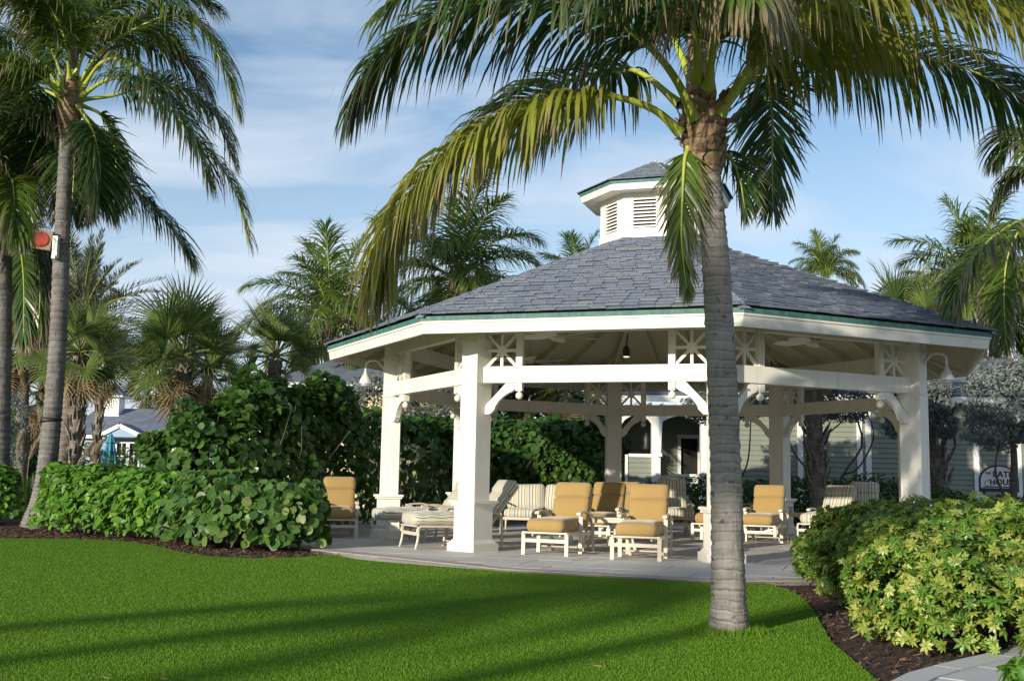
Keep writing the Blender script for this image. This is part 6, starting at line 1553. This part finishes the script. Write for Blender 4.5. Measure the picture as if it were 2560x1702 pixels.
# pale yellow house behind the sea grape
yh = thing('yellow_house', 'pale yellow house with slate roof hidden behind the sea grape hedge', 'building', (-4.2, 36, 0))
mb = MB(); mb.box((0, 2.5, 1.95), (6.0, 5, 3.9)); mb.obj('wall', M['yellowwall'], yh)
mb = MB(); mb.box((0, -.45, 3.86), (7.2, .06, .22)); mb.box((-3.58, 2.5, 3.86), (.06, 6, .22)); mb.box((0, 2.5, 3.93), (7.0, 5.9, .04)); mb.obj('eave', M['white2'], yh)
slate_plane(yh, (-3.65, -.5, 3.97), (3.65, -.5, 3.97), (1.6, 2.5, 5.15), (-1.6, 2.5, 5.15), 13)
mb = MB(); mb.add([(-3.65, -.5, 3.95), (3.65, -.5, 3.95), (1.6, 2.5, 5.12), (-1.6, 2.5, 5.12), (3.65, 5.5, 3.95), (-3.65, 5.5, 3.95)], [(0, 1, 2, 3), (1, 4, 2), (4, 5, 3, 2), (5, 0, 3)]); mb.obj('roof', M['slate'], yh)

# bath house
bh = thing('bath_house', 'sage boarded bath house with white trim, porch posts and slate roof', 'building', (0, 33.2, 0))
HZ = 3.55
mb = MB(); mb.box((12.2, 3.0, HZ / 2), (10.6, 5.9, HZ)); mb.box((5.0, 5.2, HZ / 2), (4.6, 2.0, HZ)); mb.obj('wall', M['sagewall'], bh)
def hx(u, Y=33.2): return (u - 1280) / F_PX * Y
dr = (hx(2318), hx(2354), .1, 2.55)
siding(bh, 6.9, 17.5, .05, HZ, .02, .15, M['sagewall'], [dr])
siding(bh, 2.9, 6.9, .05, HZ, 4.17, .15, M['sagewall'], [(5.75, 6.32, .0, 2.45)])
for u in (2002, 2150, 2172, 2440, 2545):
    mb = MB(); mb.box((hx(u), -.03, HZ / 2), (.16, .06, HZ)); mb.obj('corner_board', M['white2'], bh)
mb = MB(); a, b, c, d = dr; mb.box(((a + b) / 2, .03, (c + d) / 2), (b - a, .04, d - c)); dd = mb.obj('louvred_door', M['white2'], bh)
for q in range(14): MB().bar((a + .06, .0, .5 + q * .135), (b - .06, .0, .5 + q * .135), .05, .05, (0, .5, 1)).obj('louvre_slat', M['white2'], dd)
mb = MB(); mb.box(((a + b) / 2, -.02, d + .16), (b - a + .5, .12, .3)); mb.obj('door_head', M['white2'], bh)
mb = MB(); mb.box((12.2, -.42, HZ + .06), (11.6, .06, .2)); mb.box((12.2, .0, HZ + .06), (11.4, .8, .05)); mb.box((5.0, .72, HZ + .0), (5.2, .06, .2)); mb.obj('fascia', M['white2'], bh)
slate_plane(bh, (6.2, -.5, HZ + .18), (18, -.5, HZ + .18), (16.5, 3.4, 5.3), (8.5, 3.4, 5.3), 18)
slate_plane(bh, (2.2, .66, HZ + .12), (7.2, .66, HZ + .12), (7.2, 4.6, 4.9), (3.4, 4.6, 4.9), 18)
mb = MB(); mb.add([(6.2, -.47, HZ + .15), (18, -.47, HZ + .15), (16.5, 3.4, 5.27), (8.5, 3.4, 5.27), (18, 7, HZ + .15), (6.2, 7, HZ + .15)], [(0, 1, 2, 3), (1, 4, 2), (2, 4, 5, 3), (0, 3, 5)])
mb.add([(2.2, .69, HZ + .09), (7.2, .69, HZ + .09), (7.2, 4.6, 4.87), (3.4, 4.6, 4.87), (2.2, 7, HZ + .09)], [(0, 1, 2, 3), (0, 3, 4)]); mb.obj('roof', M['slate'], bh)
# porch: two stout posts with tapered brackets, arched beam, rails, dark doorway
for px in (hx(1645, 33.0), hx(1768, 33.0)):
    mb = MB(); mb.box((px, .0, 1.55), (.26, .26, 3.1)); mb.box((px, .0, .25), (.32, .32, .5)); po = mb.obj('porch_post', M['white2'], bh)
    mb = MB(); mb.add([(px + .05, -.15, 3.1), (px + .17, -.15, 3.1), (px + .13, -.15, 1.85), (px + .07, -.15, 1.85), (px + .05, -.30, 3.1), (px + .17, -.30, 3.1), (px + .13, -.2, 1.85), (px + .07, -.2, 1.85)], [(4, 7, 6, 5), (0, 4, 5, 1), (0, 3, 7, 4), (1, 5, 6, 2), (2, 6, 7, 3)]); mb.box((px + .1, -.19, 1.80), (.13, .1, .1)); mb.obj('post_bracket', M['white2'], po)
x0, x1 = hx(1560, 33), hx(1830, 33); mb = MB()
pa, pb = hx(1645, 33.0), hx(1768, 33.0)
def arch(xa, xb): return [(xa, 2.72)] + [(xa + (xb - xa) * q / 12, 2.72 + .26 * math.sin(math.pi * q / 12) ** .7) for q in range(1, 12)] + [(xb, 2.72), (xb, 3.16), (xa, 3.16)]
mb.xprism(arch(pa + .13, pb - .13), -.06, .06); mb.xprism(arch(x0, pa - .13), -.06, .06); mb.obj('arched_beam', M['white2'], bh)
for q in range(9):
    x = x0 + (x1 - x0) * q / 8; mb = MB(); mb.bar((x, -.5, 3.26), (x, 4.1, 3.26), .07, .16); mb.obj('pergola_rafter', M['white2'], bh)
mb = MB(); mb.box((6.03, 4.2, 1.24), (.56, .04, 2.46)); mb.obj('doorway', M['void'], bh)
mb = MB()
for xa in (5.70, 6.37): mb.box((xa, 4.10, 1.25), (.10, .10, 2.5))
mb.box((6.03, 4.10, 2.52), (.80, .10, .12)); mb.obj('door_frame', M['white2'], bh)
mb = MB(); pa_ = [(hx(1570, 33), hx(1635, 33))]
for xa, xb in ((hx(1572, 33), pa - .13), (pa + .13, pb - .13)):
    mb.box(((xa + xb) / 2, .0, .62), (xb - xa, .06, .09))
mb.box((hx(1572, 33), 0, .9), (.08, .08, 1.8)); mb.box(((hx(1572, 33) + pa) / 2, 0, 1.78), (pa - hx(1572, 33) - .13, .06, .1)); mb.obj('porch_rail', M['white2'], bh)
siding(bh, hx(1572, 33) + .04, pa - .13, .67, 1.73, .02, .15, M['sagewall'], [], 'screen_board')
mb = MB(); mb.box((hx(1722, 34), 1.4, .6), (.9, .06, 1.2)); mb.box((hx(1722, 34), 1.36, 1.22), (1.0, .1, .08)); mb.obj('half_gate', M['white2'], bh)
mb = MB(); mb.lathe([(.02, 1.95), (.10, 1.97), (.12, 2.0), (.09, 2.15), (.11, 2.3), (.06, 2.42), (.015, 2.5)], 8, T(hx(1628, 33) - .0, .6, 0)); o = mb.obj('lantern', M['metal'], None, T(0, 33.2, 0), True); tag(o, 'small dark lantern hanging at the bath house porch', 'lantern')

# sign
sg = thing('house_sign', 'white sign with navy border reading THE BATH HOUSE behind the low hedge', 'sign', (11.45, 26.0, .73), math.radians(-6)); sg.scale = (.72, .72, .72)
def rrect(x0, x1, z0, z1, r, n=8, top_only=True):
    pts = [(x0, z0), (x1, z0)]
    cxm = (x0 + x1) / 2; a = (x1 - x0) / 2
    pts += [(cxm + a * math.cos(math.pi * q / 20), z1 - r + r * math.sin(math.pi * q / 20)) for q in range(21)]
    return pts
mb = MB(); mb.xprism(rrect(-.62, .62, .32, 1.18, .48), -.03, .03); mb.obj('backboard', M['navy'], sg)
mb = MB(); mb.xprism(rrect(-.575, .575, .44, 1.135, .46), -.042, -.031); mb.obj('panel', M['signwhite'], sg)
for x in (-.45, .45): MB().box((x, .05, .3), (.07, .05, .7)).obj('stake', M['navy'], sg)
def letters(body, x, z, size, ext=.004, parent=sg, name='lettering'):
    cu = bpy.data.curves.new(name, 'FONT'); cu.body = body; cu.size = size; cu.extrude = ext; cu.align_x = 'LEFT'; cu.offset = size * .022
    o = bpy.data.objects.new(name, cu); COL.objects.link(o); dg = bpy.context.evaluated_depsgraph_get()
    me = bpy.data.meshes.new_from_object(o.evaluated_get(dg)); bpy.data.objects.remove(o); me.materials.clear(); me.materials.append(M['navy'])
    return link(name, me, parent, T(x, -.047, z) @ Matrix.Rotation(math.pi / 2, 4, 'X'))
letters('THE', -.44, .88, .10); letters('BATH', -.20, .80, .27); letters('HOUSE', -.30, .55, .26)
mb = MB(); mb.tube([(-.33 + .09 * math.cos(t_) * (1 + t_ / 9), -.046, .60 + .07 * math.sin(t_) * (1 + t_ / 9)) for t_ in [q * .45 for q in range(16)]], .009, 5); mb.obj('flourish', M['navy'], sg)
mb = MB(); mb.box((0, -.044, .475), (1.0, .006, .035)); mb.obj('underline', M['navy'], sg)

# small litter on the lawn
for i, (u, v) in enumerate([(402, 1402), (222, 1684), (275, 1694), (420, 1696), (1520, 1636), (1505, 1665), (1258, 1490), (1780, 1560)]):
    p = G(u, v, .0); mb = MB(); a = random.uniform(0, 3.1); mb.tube([p, p + Vector((math.cos(a), math.sin(a), .1)) * random.uniform(.02, .05)], .004, 4)
    o = mb.obj('dry_twig', M['dryleaf'], None); tag(o, 'dry bit of palm straw lying on the lawn', 'twig', 'bits of straw on the lawn')
